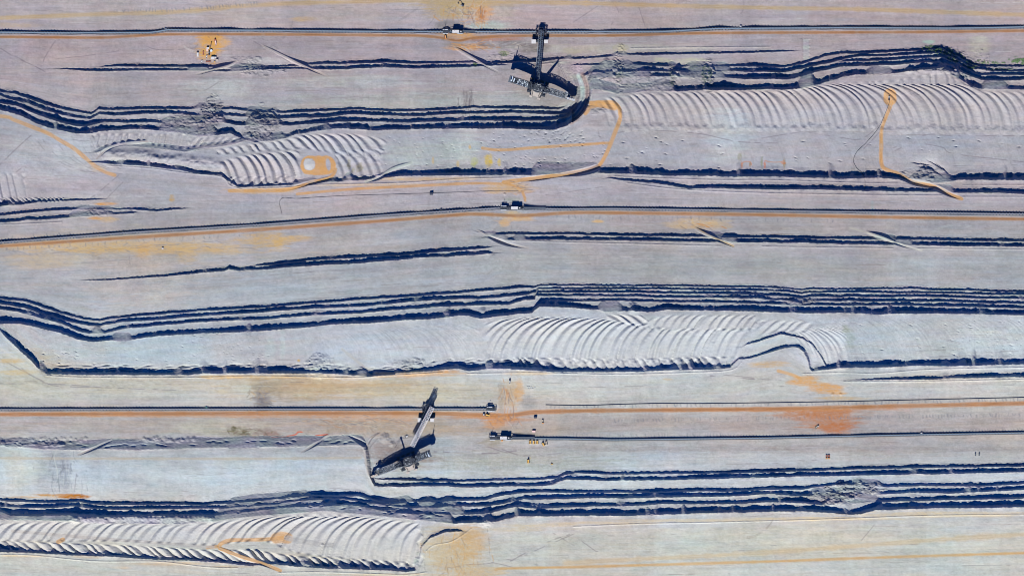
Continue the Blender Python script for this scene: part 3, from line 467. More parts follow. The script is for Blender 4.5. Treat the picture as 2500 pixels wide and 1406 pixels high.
for q in ((1110, 22, 70, 26, OL, .85), (1175, 28, 26, 32, (212, 158, 104), .75), (1177, 36, 10, 14, RU, .8), (1130, 12, 130, 8, OL, .7), (1115, 88, 46, 10, OR, .8), (1140, 116, 46, 10, (206, 158, 110), .8), (1200, 96, 60, 6, RU, .5), (511, 118, 31, 36, (208, 160, 92), .97), (516, 92, 34, 12, (206, 156, 92), .9), (545, 104, 22, 9, (212, 168, 108), .7),
          (280, 602, 300, 14, (218, 184, 136), .7), (420, 612, 260, 9, (216, 180, 130), .6), (650, 586, 70, 18, (220, 182, 124), .7), (100, 640, 90, 20, (208, 190, 168), .6), (350, 612, 22, 18, (218, 176, 122), .6), (455, 620, 24, 24, (214, 182, 138), .5), (720, 582, 40, 8, (222, 184, 126), .6), (680, 590, 14, 22, (218, 180, 124), .6),
          (1240, 460, 60, 14, (216, 176, 122), .7), (1260, 534, 50, 7, (220, 172, 108), .7), (1230, 545, 14, 8, (222, 172, 104), .7), (1250, 519, 22, 5, (222, 186, 130), .7), (1690, 545, 60, 14, (222, 188, 138), .6), (1460, 540, 14, 4, (222, 176, 110), .7), (1750, 545, 40, 14, (216, 188, 148), .5),
          (640, 466, 90, 8, (220, 182, 134), .7), (1000, 436, 200, 5, (220, 188, 140), .6), (900, 452, 150, 4, (216, 186, 144), .4), (240, 414, 20, 8, (222, 190, 140), .4), (420, 485, 7, 8, (190, 152, 90), .7), (256, 498, 26, 4, (206, 150, 80), .75), (235, 533, 20, 4, (208, 154, 84), .75), (265, 536, 26, 8, (222, 186, 134), .6),
          (30, 882, 36, 7, (220, 186, 136), .7), (50, 910, 50, 8, (222, 192, 144), .6), (540, 920, 60, 5, (214, 176, 124), .7), (640, 920, 90, 6, (210, 176, 130), .6), (860, 940, 180, 5, (204, 170, 128), .4), (1000, 912, 120, 8, (214, 170, 116), .7), (1080, 906, 40, 6, (204, 148, 90), .6), (1290, 912, 60, 6, (218, 184, 138), .6), (1250, 960, 24, 40, (202, 172, 138), .7), (1268, 950, 12, 30, (204, 160, 108), .6), (1225, 970, 9, 40, (176, 160, 144), .6),
          (1630, 925, 14, 3, (220, 188, 150), .6), (1880, 890, 50, 8, (218, 184, 140), .7), (1965, 930, 36, 12, (212, 162, 104), .85), (2010, 946, 44, 12, (212, 160, 104), .9), (2045, 958, 24, 8, (212, 158, 96), .85), (2050, 972, 60, 5, (216, 176, 126), .6), (1985, 1010, 120, 12, (176, 124, 88), .8), (2020, 1025, 74, 28, (172, 118, 84), .8), (1960, 1000, 200, 5, (188, 128, 86), .7), (2040, 1045, 44, 14, (176, 114, 78), .8),
          (1225, 1020, 50, 13, (188, 128, 78), .85), (700, 1016, 500, 4, (194, 150, 112), .6), (1150, 1018, 80, 5, (190, 134, 86), .7), (1205, 1035, 30, 12, (200, 146, 92), .6), (1255, 1025, 50, 6, (186, 140, 100), .5), (930, 1020, 140, 8, (196, 150, 112), .5), (150, 1210, 60, 5, (214, 178, 128), .7), (150, 1208, 50, 4, (184, 128, 60), .6), (180, 1210, 36, 6, (176, 112, 44), .95), (205, 1212, 14, 5, (168, 104, 40), .9), (60, 1213, 50, 3, (206, 164, 104), .5), (330, 1212, 0.1, .1, OR, 0),
          (1110, 1350, 66, 60, (216, 186, 142), .75), (1150, 1320, 40, 40, (218, 178, 128), .6), (1170, 1400, 60, 20, (218, 186, 140), .6), (1060, 1340, 30, 50, (212, 196, 168), .5), (1140, 1300, 40, 14, (214, 180, 132), .5), (1320, 1282, 90, 5, (226, 204, 172), .6), (1500, 1276, 120, 4, (226, 204, 172), .6), (1700, 1270, 180, 4, (226, 204, 172), .6), (2000, 1266, 220, 5, (226, 206, 174), .7), (2300, 1255, 260, 7, (224, 202, 170), .7), (1260, 1290, 70, 6, (224, 200, 166), .5),
          (220, 1358, 40, 4, (222, 194, 158), .6), (420, 1375, 120, 4, (222, 194, 158), .5), (60, 1356, 60, 3, (222, 196, 160), .6), (300, 1386, 30, 4, (220, 190, 150), .4), (570, 1382, 60, 3, (216, 180, 134), .5), (980, 1402, 160, 4, (220, 192, 156), .5), (340, 60, 0.1, 0.1, OR, 0), (740, 48, 40, 6, (212, 178, 136), .6), (30, 62, 60, 8, (206, 178, 150), .5)):
    stain(*q)
for q in ((1193, 391, 10, 16, (202, 172, 36)), (1158, 396, 9, 12, (170, 176, 116)), (1219, 396, 5, 10, (204, 178, 80)), (1147, 360, 3, 5, (214, 172, 90)), (1118, 400, 4, 9, (216, 190, 140)), (1057, 392, 3, 9, (220, 190, 150)), (852, 402, 5, 12, (130, 124, 84)), (878, 410, 9, 11, (120, 112, 72)), (862, 415, 5, 6, (128, 122, 84)),
          (1811, 402, 3, 9, (186, 112, 62)), (1831, 401, 2.5, 8, (150, 116, 64)), (1860, 395, 3, 14, (136, 140, 116)), (1867, 402, 3, 10, (198, 112, 74)), (1915, 400, 3, 14, (140, 120, 84)), (1913, 398, 6, 3, (196, 124, 84)), (1806, 385, 5, 12, (166, 164, 150)), (729, 880, 4, 4, (200, 160, 80)),
          (1295, 1118, 3, 3, (170, 160, 110)), (1230, 130, 14, 6, (150, 152, 118)), (1160, 158, 6, 4, (120, 156, 96)), (1516, 118, 18, 12, (196, 184, 154)), (1395, 125, 26, 8, (188, 178, 166)), (1690, 150, 40, 9, (210, 206, 184)), (1620, 148, 24, 8, (206, 200, 180)), (2268, 103, 14, 5, (176, 208, 198)), (2050, 950, 0.1, .1, OR), (580, 1052, 24, 12, (130, 128, 112)), (600, 1058, 14, 9, (92, 92, 70)), (570, 1046, 6, 8, (90, 88, 66)), (622, 1064, 12, 4, (186, 124, 70)), (640, 1056, 40, 12, (152, 140, 136)), (660, 1060, 22, 8, (150, 124, 118))):
    stain(*q, .7, rag=.4, su=6, sv=6)
line(smooth(P("914,1185 899,1153 893,1120 897,1092 908,1070 926,1056")), 1.2, (96, 90, 98), .75)  # shade of the east-facing cut rim, painted into the soil as a dark arc
line(smooth(P("655,1067 690,1066 705,1064 722,1060 728,1054 740,1055 746,1061 765,1063 800,1060")), 1.3, (206, 92, 64), .85, brk=.15)
for s in ("560,1062 600,1048 640,1052", "566,1066 556,1050 572,1044", "590,1050 610,1064", "640,1046 655,1066"):
    line(smooth(P(s)), 1.2, (100, 96, 92), .6, brk=.5, seed=3)
for s in ("1811,402 1818,395 1832,396 1835,403", "1868,392 1880,396 1905,396 1914,392"):
    line(smooth(P(s)), .7, (196, 130, 90), .7)
# faint tan tracks first, then the driven roads
road("0,45 230,36 435,29.4 560,18 640,12.8 748,7.7 1004,3 1240,6 1400,8 1522,11.5 1700,16 1880,20 2116,24 2350,32 2500,37 2700,42", 5, OL, .8, .6, False, .3, 2)
road("-200,94 0,91 230,92.7 300,90 366,86 430,84.5 640,84.5 953,87 1030,88.3 1076,93 1119,100 1158,93.4 1260,88.3 1496,87.5 1675,82.4 1880,80.6 2244,79 2500,76 2700,75", 3.6, (176, 132, 94), .92, .4, True, .1, 3, (138, 96, 68))
road("-200,613 0,601 320,580 640,560 953,538 1100,526 1158,522.8 1250,526.6 1290,526 1394,519.7 1500,520 1675,522 1880,525 2200,531 2500,535 2700,538", 4.4, (178, 134, 94), .92, .45, True, .1, 4, OC)
road("-200,1012 0,1011 640,1008.5 1030,1008.5 1158,1012 1240,1013.6 1304,1006 1400,1003 1496,1001.6 1880,998 2116,993 2500,984 2700,980", 5.4, (184, 134, 92), .92, .4, True, .15, 5, (150, 104, 72))
road("1210,1390 1240,1386.5 1445,1382 1880,1369.6 2116,1361 2500,1349 2700,1344", 3.6, (214, 182, 136), .85, .6, True, .2, 6, (202, 158, 104))
road("1380,1374 1500,1367 1800,1352 2100,1331 2300,1316 2500,1304 2700,1296", 5.5, (220, 192, 152), .6, .7, False, .4, 8)
road("0,1118 250,1119 420,1119 640,1119 880,1117", 3, (204, 188, 168), .6, .6, False, .3, 9)
road("1442,252 1470,251 1496,251 1510,262 1514,278 1513,294 1499,330 1488,358 1478,380 1463,404 1445,412 1419,419 1317,434.5 1270,440 1230,446", 5.0, OR, .97, .18, True, .14, 10)
road("1454,258 1440,262 1434,272 1429,277", 5.5, OR, .97, .15, True, .12, 11)
road("1460,254 1500,262", 8, OR, .97, .15, True, .12, 12)
road("1486,350 1468,350 1445,352 1317,360 1240,366 1205,366 1178,362", 3.6, OR, .92, .25, True, .1, 13)
road("725,474 800,467 876,461 1004,455 1132,448.6 1200,448 1245,452 1270,462 1280,480 1282,490", 3.2, OR, .85, .3, True, .12, 14)
road("560,466 640,466 704,462.6 763,444.7 800,436 814,426 819,414", 4.3, OR, .97, .2, True, .12, 15)
r0, r1 = rows(370, 440); c0, c1 = cols(718, 834); x = UU[:, c0:c1]; y = VV[r0:r1]
dq = np.sqrt((x - np.clip(x, 756, 797))**2 + (y - 404)**2) + 1.0 * vn(x / 9, y / 9, 5)
h1 = np.sqrt(((x - 755) / 14.5)**2 + ((y - 402) / 15)**2) + .12 * vn(x / 6, y / 6, 6); h2 = np.sqrt(((x - 801 - (y - 398) * .12) / 6)**2 + ((y - 402) / 15)**2)
mk = (1 - sst(22, 24.5, dq)) * sst(.95, 1.08, h1) * sst(.85, 1.1, h2)
mixin((slice(r0, r1), slice(c0, c1)), mk * (.9 + .1 * vn(x / 6, y / 5, 8)), alb(*OR)); ROAD[r0:r1, c0:c1] = np.maximum(ROAD[r0:r1, c0:c1], mk)
mixin((slice(r0, r1), slice(c0, c1)), (1 - sst(.85, 1.0, h1)) * .7, alb(224, 222, 226))
road("2173,232 2173,242", 15, OR, .97, .15, True, .12, 17, sm=False)
road("2176,250 2173,262 2160,294 2152,320 2151.5,358 2150.6,380 2154,406 2168,416 2193,424 2231,444.7 2282,456 2321,475.4 2348,486", 4.4, OR, .95, .2, True, .14, 18)
road("-200,270 0,284 33,293 77,310 115,325 150,345 179,362 205,383 230,404 256,420 280,428", 4.6, (206, 160, 108), .85, .35, True, .12, 19)
road("700,1309 660,1315 600,1317 563,1318 540,1326 536,1336 550,1343 590,1358 640,1373.7 684,1392", 4.6, OR, .95, .2, True, .14, 20)
road("674,1313 687,1310 702,1313", 13, OR, .9, .25, True, .1, 21, sm=False)
road("506,1336 530,1333", 4, OR, .9, .25, True, .08, 22, sm=False)
road("142,1322 154,1316", 6, OR, .85, .25, True, .15, 23, sm=False)
road("1690,536 1695,550 1730,573 1770,592 1790,601", 2.8, (222, 192, 150), .85, .35, True, .1, 24)
road("1900,905 1935,915 1960,926", 4, (214, 168, 112), .85, .4, False, .2, 25)
road("2075,556 2150,578 2200,598 2250,612", 2.6, (206, 204, 202), .8, .35, True, .1, 26)
for s in ("478,183 520,171 560,160 578,150", "640,112 690,136 740,161 800,187", "1110,116 1150,139 1185,161 1218,178", "1165,562 1205,582 1245,597 1290,606", "190,1110 230,1093 272,1073", "735,1104 770,1083 806,1058", "842,1056 870,1071 900,1087", "236,388 262,364 300,352 360,346"):
    road(s, 2.0, (188, 178, 180), .7, .35, True, .1, 27)
road("893,444 925,433 960,412 1005,398", 3.4, (202, 210, 208), .85, .3, True, .1, 28)
road("835,852 880,888 900,901 960,905", 3.4, (206, 204, 204), .8, .35, True, .1, 29)
road("30,1295 130,1304 230,1313 330,1320 430,1328 520,1334", 4.2, (196, 188, 190), .75, .3, True, .08, 30)
road("700,1312 760,1324 790,1330 812,1330", 6.5, (190, 188, 194), .8, .25, True, .08, 31)
def yard(u, v, ru, rv, n, cs, a0, a1, L0=8, L1=34):
    for i in range(n):
        x = u + ru * rnd.gauss(0, .45); y = v + rv * rnd.gauss(0, .45); a = rnd.uniform(a0, a1); l = rnd.uniform(L0, L1); b = a + rnd.uniform(-.5, .5)
        line(smooth([(x, y), (x + math.cos(a) * l * .5, y + math.sin(a) * l * .5), (x + math.cos(a) * l * .5 + math.cos(b) * l * .5, y + math.sin(a) * l * .5 + math.sin(b) * l * .5)], 3), rnd.uniform(.5, 1.1), rnd.choice(cs), rnd.uniform(.3, .7), brk=.3, seed=i % 90)
WS = [(186, 130, 80), (200, 150, 96), (150, 138, 140), (120, 110, 112), (210, 200, 196)]
yard(1120, 30, 70, 30, 110, WS, -.4, 2.2); yard(1170, 30, 26, 36, 60, WS, 1.2, 2.4); yard(1160, 112, 80, 12, 70, WS, -.3, .5); yard(1260, 112, 60, 12, 50, WS[2:], -.3, .3)
yard(1240, 960, 26, 46, 90, WS, 1.3, 1.8); yard(1225, 1020, 50, 18, 70, WS, -.5, 2.4, 6, 20); yard(1260, 460, 50, 20, 30, WS, -.6, .6); yard(1700, 548, 60, 12, 40, WS, -.2, .6)
yard(1120, 1345, 60, 60, 110, [(214, 186, 146), (196, 160, 112), (206, 200, 186), (170, 150, 130)], 1.0, 1.9, 10, 50); yard(300, 606, 280, 14, 120, [(206, 170, 120), (150, 148, 158), (214, 186, 146)], -.1, .02, 10, 60)
yard(640, 965, 40, 40, 60, [(120, 118, 128), (150, 140, 136), (190, 160, 124)], .2, 2.6, 6, 22); yard(1140, 240, 20, 26, 40, [(110, 104, 114), (130, 124, 132)], 1.4, 1.7, 8, 30); yard(150, 1140, 60, 50, 60, [(130, 136, 150), (150, 156, 166), (206, 212, 214)], 1.45, 1.7, 10, 60)
yard(600, 1056, 60, 12, 70, [(110, 104, 96), (150, 132, 122), (196, 200, 190), (120, 116, 84)], -.8, .8, 5, 16); yard(880, 1030, 200, 16, 110, [(170, 140, 116), (150, 140, 140), (206, 190, 170)], -.1, .1, 10, 60); yard(512, 115, 30, 34, 40, WS, 0, 3, 5, 16)
# loose slopes, rubble and the sand coloured rim
mixin(ALL, np.clip(TAL, 0, 1) * .5, alb(188, 190, 200))
mixin(ALL, (1 - ROAD) * RIMC * (.30 + .25 * vn(UU / 16, VV / 3, 99)), alb(228, 222, 220))
mixin(ALL, (1 - ROAD) * np.clip(TER, 0, 1) * .12, alb(214, 212, 214))
mixin(ALL, RUB * .5 * np.where(VV < 255, .2, 1), alb(136, 134, 143))
mixin(ALL, (RUB > .3) * np.clip(-vn(UU / 5, VV / 4, 91) - .2, 0, 1) * .7, alb(110, 112, 120))
mixin(ALL, sst(.3, .9, SPO) * (.12 + .26 * (VV > 740)) * (1 - ROAD), alb(225, 222, 230))
# sleeper imprints along the conveyors
for s, du, v0, stp in (("0,610 320,590 640,572", 0, 0, 14), ("1360,530 1500,532 1860,536 2060,541", 0, 0, 16), ("1345,993 1600,989 1880,987 2065,984 2500,975", 0, 0, 9), ("1400,1062 1900,1062 2500,1049", 0, 0, 7), ("1500,1026 2500,1012", 0, 0, 8), ("30,578 240,566", 0, 0, 15), ("280,26 420,26 640,8", 0, 0, 7)):
    p = P(s); u = p[0, 0]
    while u < p[-1, 0]:
        v = np.interp(u, p[:, 0], p[:, 1]) + rnd.uniform(-1.5, 1.5)
        if rnd.random() < .75: line([(u, v - rnd.uniform(1.5, 4)), (u + rnd.uniform(-2, 3), v + rnd.uniform(1.5, 4))], rnd.uniform(.9, 1.6), (130, 132, 146), rnd.uniform(.25, .6))
        u += stp * rnd.uniform(.7, 1.3)
for k in range(13):
    line(smooth([(80 + 12 * k, 350 - 5 * k), (105 + 12 * k, 378 - 3 * k), (150 + 9.5 * k, 404 - 1.5 * k), (225 + 7 * k, 428 - 1.5 * k)]), .6, (128, 124, 136) if k % 3 else (205, 206, 210), .4, brk=.3, seed=k)
for k in range(9):
    line(smooth([(925 - k * 2.5, 1066 + k * 3), (905 - k * 1.2, 1090 + k * 2), (898 + k, 1120 + k), (902 + k * 2, 1150 + k)]), .7, (140, 132, 138), .35, brk=.3, seed=k)
# cut strata on the round faces the excavators work
for k, (s, c) in enumerate((("1375,290 1398,270 1410,246 1412,215 1402,185", (150, 148, 156)), ("1385,295 1408,274 1420,248 1422,215 1412,185", (186, 202, 206)), ("1395,300 1418,280 1432,250 1434,215 1422,182", (170, 142, 142)), ("893,1110 896,1130 901,1156", (196, 186, 186)))):
    line(smooth(P(s)), 5, c, .7, seed=k)
strata = vn(H / 1.7 + UU / 400, UU / 160, 93) * .6 + vn(H / .7, UU / 60, 94) * .4
C *= (1 + TER * .30 * strata)[..., None].astype(np.float32)
C *= np.stack([1 + TER * .06 * vn(UU / 60, VV / 12, 95), 1 + TER * .10 * vn(UU / 40, VV / 9, 96), 1 + 0 * TER], -1).astype(np.float32)
bi = np.clip(np.searchsorted(tv, T2.ravel()).reshape(T2.shape), 0, 20)
for wd_, sd_, am in ((260, 1, 1.0), (90, 2, .6)):
    q_ = UU / wd_ + bi * 3.37 + .05 * vn(UU / 20, VV / 14, 101 + sd_); k_ = np.floor(q_); f_ = sst(.90, 1.0, q_ - k_)
    k_ = k_.astype(np.int32); a_ = _R[(k_ + bi * 31) & 255, 20 + sd_]; b_ = _R[(k_ + 1 + bi * 31) & 255, 20 + sd_]; a2 = _R[(k_ + bi * 31) & 255, 30 + sd_]; b2 = _R[(k_ + 1 + bi * 31) & 255, 30 + sd_]
    e_ = (1 - SPO) * (1 - np.clip(TER, 0, 1))
    l_ = (a_ + (b_ - a_) * f_ - .5) * e_ * am; h_ = (a2 + (b2 - a2) * f_ - .5) * e_ * am
    C *= np.stack([1 + .085 * l_ + .045 * h_, 1 + .085 * l_ - .01 * h_, 1 + .085 * l_ - .035 * h_], -1).astype(np.float32)
big = fb(UU / 210, T2 / 48, 97); big2 = fb(UU / 95, T2 / 30, 98)
C *= np.stack([1 + .045 * big + .012 * big2, 1 + .006 * big2, 1 - .045 * big - .014 * big2], -1).astype(np.float32)
C *= np.array([1.03, .99, .95], np.float32)
C *= (1 - .06 * (1 - SPO) * sst(760, 560, VV))[..., None].astype(np.float32)
C = np.clip(C, .01, .85)

# ------------------------------------------------------------------ safety berms (low earth banks with their thin shadows)
def berm(s, h=.9, w=1.3, wig=1.2):
    sl, D, T, L = poly_dist(smooth(P(s)), 8)
    D = np.abs(D + 0) ; H[sl] += h * np.exp(-(D / w)**2) * (1 + .4 * vn(T / 4, D * 0, 7))
for s in ("113,917 200,921 340,922 500,921 640,918 850,922 940,917 1080,909", "1140,912 1304,910 1500,914 1700,909 1785,903 1810,884", "1960,912 2050,910 2150,911 2270,902 2500,897", "2060,932 2250,931 2500,926", "630,460 700,458 770,452 900,449 1000,446 1130,437 1260,434",
          "1500,431 1620,436 1760,440 1880,440 2100,447 2190,447", "1530,447 1640,461 1760,468 1880,472 2100,476 2300,478", "2350,452 2500,452", "2350,481 2500,481", "0,1354 77,1355 230,1369 384,1370 500,1383 580,1386", "680,1397 800,1396 980,1402 1040,1396", "1400,1285 1560,1278 1719,1275 1880,1271 2103,1264 2270,1258 2500,1255",
          "261,405 370,412 451,423 540,432 560,452 590,463", "0,549 77,546 150,542", "1250,588 1400,592 1530,595 1760,601", "1860,602 2000,604 2180,606", "2240,607 2500,609", "1540,119 1640,117 1760,116 1880,115", "1250,169 1320,158 1370,152", "1040,1345 1060,1330 1100,1322 1130,1305 1150,1290", "1035,1390 1036,1360 1042,1345", "887,1100 892,1086 902,1071 922,1058"):
    berm(s)
for s in ("150,65 200,62 260,66",):
    pass
H -= float(H[rows(600, 700)[0], cols(1200, 1300)[0]])

# ------------------------------------------------------------------ materials
def mat_plain(name, c, rough=.7, metal=0.0, var=.25, scale=.35):
    m = bpy.data.materials.new(name); m.use_nodes = True; n = m.node_tree.nodes; l = m.node_tree.links
    b = n['Principled BSDF']; b.inputs['Roughness'].default_value = rough; b.inputs['Metallic'].default_value = metal
    tc = n.new('ShaderNodeTexCoord'); no = n.new('ShaderNodeTexNoise'); no.inputs['Scale'].default_value = scale; no.inputs['Detail'].default_value = 5
    mx = n.new('ShaderNodeMix'); mx.data_type = 'RGBA'
    mx.inputs[6].default_value = (*[q * (1 - var) for q in c], 1); mx.inputs[7].default_value = (*[min(q * (1 + var), .9) for q in c], 1)
    l.new(tc.outputs['Object'], no.inputs['Vector']); l.new(no.outputs['Fac'], mx.inputs[0]); l.new(mx.outputs[2], b.inputs['Base Color'])
    return m
def mat_ground():
    m = bpy.data.materials.new('mine_soil'); m.use_nodes = True; n = m.node_tree.nodes; l = m.node_tree.links
    b = n['Principled BSDF']; b.inputs['Roughness'].default_value = 1.0; b.inputs['Specular IOR Level'].default_value = 0.05
    at = n.new('ShaderNodeAttribute'); at.attribute_name = 'soil'
    tc = n.new('ShaderNodeTexCoord'); no = n.new('ShaderNodeTexNoise'); no.inputs['Scale'].default_value = .9; no.inputs['Detail'].default_value = 6
    mp = n.new('ShaderNodeMapRange'); mp.inputs[1].default_value = .3; mp.inputs[2].default_value = .7; mp.inputs[3].default_value = .9; mp.inputs[4].default_value = 1.1
    mx = n.new('ShaderNodeMix'); mx.data_type = 'RGBA'; mx.blend_type = 'MULTIPLY'; mx.inputs[0].default_value = 1
    l.new(tc.outputs['Object'], no.inputs['Vector']); l.new(no.outputs['Fac'], mp.inputs[0]); l.new(mp.outputs[0], mx.inputs[7])
    l.new(at.outputs['Color'], mx.inputs[6]); l.new(mx.outputs[2], b.inputs['Base Color'])
    return m
M_SOIL = mat_ground()

# ------------------------------------------------------------------ terrain meshes (one sheet, cut into its kinds)
X = (U - 1250) * S; Y = (703 - V) * S
lab = np.zeros((NV, NU), np.int8)
lab[SPO > .5] = 2; lab[TER > .5] = 1; lab[ROAD > .5] = 3
fl = lab[:-1, :-1]
idx = np.arange(NV * NU).reshape(NV, NU)
quads = np.stack([idx[:-1, :-1], idx[1:, :-1], idx[1:, 1:], idx[:-1, 1:]], -1)
co = np.empty((NV, NU, 3), np.float32); co[..., 0] = X[None]; co[..., 1] = Y[:, None]; co[..., 2] = H
co = co.reshape(-1, 3); cf = np.concatenate([C.reshape(-1, 3), np.ones((NV * NU, 1))], 1).astype(np.float32)
def sheet(name, q):
    q = q.reshape(-1, 4); used = np.unique(q); rm = np.full(NV * NU, -1, np.int32); rm[used] = np.arange(len(used))
    f = rm[q].astype(np.int32); me = bpy.data.meshes.new(name)
    me.vertices.add(len(used)); me.vertices.foreach_set('co', co[used].ravel())
    me.loops.add(f.size); me.loops.foreach_set('vertex_index', f.ravel())
    me.polygons.add(len(f)); me.polygons.foreach_set('loop_start', np.arange(0, f.size, 4, dtype=np.int32))
    me.update(calc_edges=True)
    a = me.attributes.new('soil', 'FLOAT_COLOR', 'POINT'); a.data.foreach_set('color', cf[used].ravel())
    me.materials.append(M_SOIL)
    o = bpy.data.objects.new(name, me); col.objects.link(o); o['kind'] = 'structure'
    return o
for k, nm in enumerate(('ground', 'mine_terraces', 'spoil_ridges', 'dirt_road')):
    sheet(nm, quads[fl == k])

# ================================================================== things
Q = random.Random(11)
def mp(u, v, dz=0.0):
    return Vector(((u - 1250) * S, (703 - v) * S, hgt(u, v) + dz))
MT = {}
for nm, c, ro, me_ in (('steel_dark', (.03, .042, .06), .6, .2), ('steel_grey', (.075, .10, .13), .6, .2), ('steel_light', (.27, .31, .34), .6, .1), ('panel_blue', (.46, .57, .66), .5, 0), ('roof_white', (.46, .48, .48), .6, 0),
                        ('belt', (.13, .19, .25), .75, 0), ('belt_grey', (.17, .19, .23), .8, 0), ('sand_paint', (.36, .34, .31), .7, 0), ('yellow', (.60, .37, .09), .5, 0), ('orange', (.55, .25, .08), .5, 0), ('rubber', (.02, .02, .024), .85, 0),
                        ('glass', (.03, .045, .06), .15, 0), ('cream', (.36, .33, .27), .6, 0), ('pink', (.62, .44, .42), .6, 0), ('red', (.42, .07, .06), .5, 0), ('rust', (.27, .10, .07), .8, 0), ('tank_grey', (.36, .40, .43), .5, 0), ('green_box', (.10, .26, .22), .6, 0),
                        ('navy', (.02, .03, .055), .6, 0), ('lattice_paint', (.56, .58, .60), .5, 0), ('wood', (.25, .17, .1), .9, 0)):
    MT[nm] = mat_plain(nm, c, ro, me_)
class MB:
    def __init__(s): s.v = []; s.f = []
    def box(s, c, d, rz=0.0, top=1.0):
        ca, sa = math.cos(rz), math.sin(rz); n = len(s.v)
        for z in (-.5, .5):
            k = top if z > 0 else 1
            for x, y in ((-.5, -.5), (.5, -.5), (.5, .5), (-.5, .5)):
                px, py = x * d[0] * k, y * d[1] * k
                s.v.append((c[0] + px * ca - py * sa, c[1] + px * sa + py * ca, c[2] + z * d[2]))
        s.f += [tuple(n + i for i in q) for q in ((3, 2, 1, 0), (4, 5, 6, 7), (0, 1, 5, 4), (1, 2, 6, 5), (2, 3, 7, 6), (3, 0, 4, 7))]
        return s
    def beam(s, p, q, w=.5, h=None):
        p = Vector(p); q = Vector(q); h = h or w; d = (q - p)
        if d.length < 1e-5: return s
        d.normalize(); up = Vector((0, 0, 1)) if abs(d.z) < .95 else Vector((1, 0, 0))
        a = d.cross(up).normalized() * w / 2; b = a.cross(d).normalized() * h / 2; n = len(s.v)
        for e in (p, q):
            for k in (-a - b, a - b, a + b, -a + b): s.v.append(tuple(e + k))
        s.f += [tuple(n + i for i in q_) for q_ in ((3, 2, 1, 0), (4, 5, 6, 7), (0, 1, 5, 4), (1, 2, 6, 5), (2, 3, 7, 6), (3, 0, 4, 7))]
        return s
    def cyl(s, p, q, r, n=14, r2=None):
        p = Vector(p); q = Vector(q); r2 = r if r2 is None else r2; d = (q - p).normalized()
        up = Vector((0, 0, 1)) if abs(d.z) < .95 else Vector((1, 0, 0)); a = d.cross(up).normalized(); b = a.cross(d); k = len(s.v)
        for e, rr in ((p, r), (q, r2)):
            for i in range(n):
                t = 2 * math.pi * i / n; s.v.append(tuple(e + (a * math.cos(t) + b * math.sin(t)) * rr))
        for i in range(n):
            j = (i + 1) % n; s.f.append((k + i, k + j, k + n + j, k + n + i))
        s.f += [tuple(k + i for i in range(n))[::-1], tuple(k + n + i for i in range(n))]
        return s
    def truss(s, p, q, w, h, n, r=.45, top=True):
        p = Vector(p); q = Vector(q); d = (q - p); L = d.length; d.normalize()
        a = d.cross(Vector((0, 0, 1))).normalized() * w / 2; b = Vector((0, 0, h))
        C4 = [a, -a, a + b, -a + b]
        for k in C4: s.beam(p + k, q + k, r)
        for i in range(n + 1):
            o = p + d * L * i / n
            s.beam(o + a, o - a, r * .7); s.beam(o + a + b, o - a + b, r * .8); s.beam(o + a, o + a + b, r * .7); s.beam(o - a, o - a + b, r * .7)
            if i < n:
                o2 = p + d * L * (i + 1) / n; f = 1 if i % 2 else -1
                s.beam(o + a * f + b, o2 - a * f + b, r * .7); s.beam(o + a * f, o2 - a * f, r * .6)
                for e in (a, -a):
                    if f > 0: s.beam(o + e, o2 + e + b, r * .7)
                    else: s.beam(o + e + b, o2 + e, r * .7)
        return s
    def prism(s, prof, y0, y1):
        n = len(s.v); m = len(prof)
        for y in (y0, y1):
            for x, z in prof: s.v.append((x, y, z))
        for i in range(m):
            j = (i + 1) % m; s.f.append((n + i, n + j, n + m + j, n + m + i))
        s.f += [tuple(n + i for i in range(m))[::-1], tuple(n + m + i for i in range(m))]
        return s
    def build(s, name, m, parent=None):
        me = bpy.data.meshes.new(name); me.from_pydata(s.v, [], s.f); me.materials.append(MT[m] if isinstance(m, str) else m); me.update()
        o = bpy.data.objects.new(name, me); col.objects.link(o)
        if parent is not None: o.parent = parent
        return o
def tag(o, label, cat, group=None):
    o['label'] = label; o['category'] = cat
    if group: o['group'] = group
    return o
def thing(name, label, cat, u, v, ang=0.0, group=None, dz=0.0):
    o = bpy.data.objects.new(name, None); col.objects.link(o); o.location = mp(u, v, dz); o.rotation_euler = (0, 0, ang)
    o.empty_display_size = 1
    return tag(o, label, cat, group)

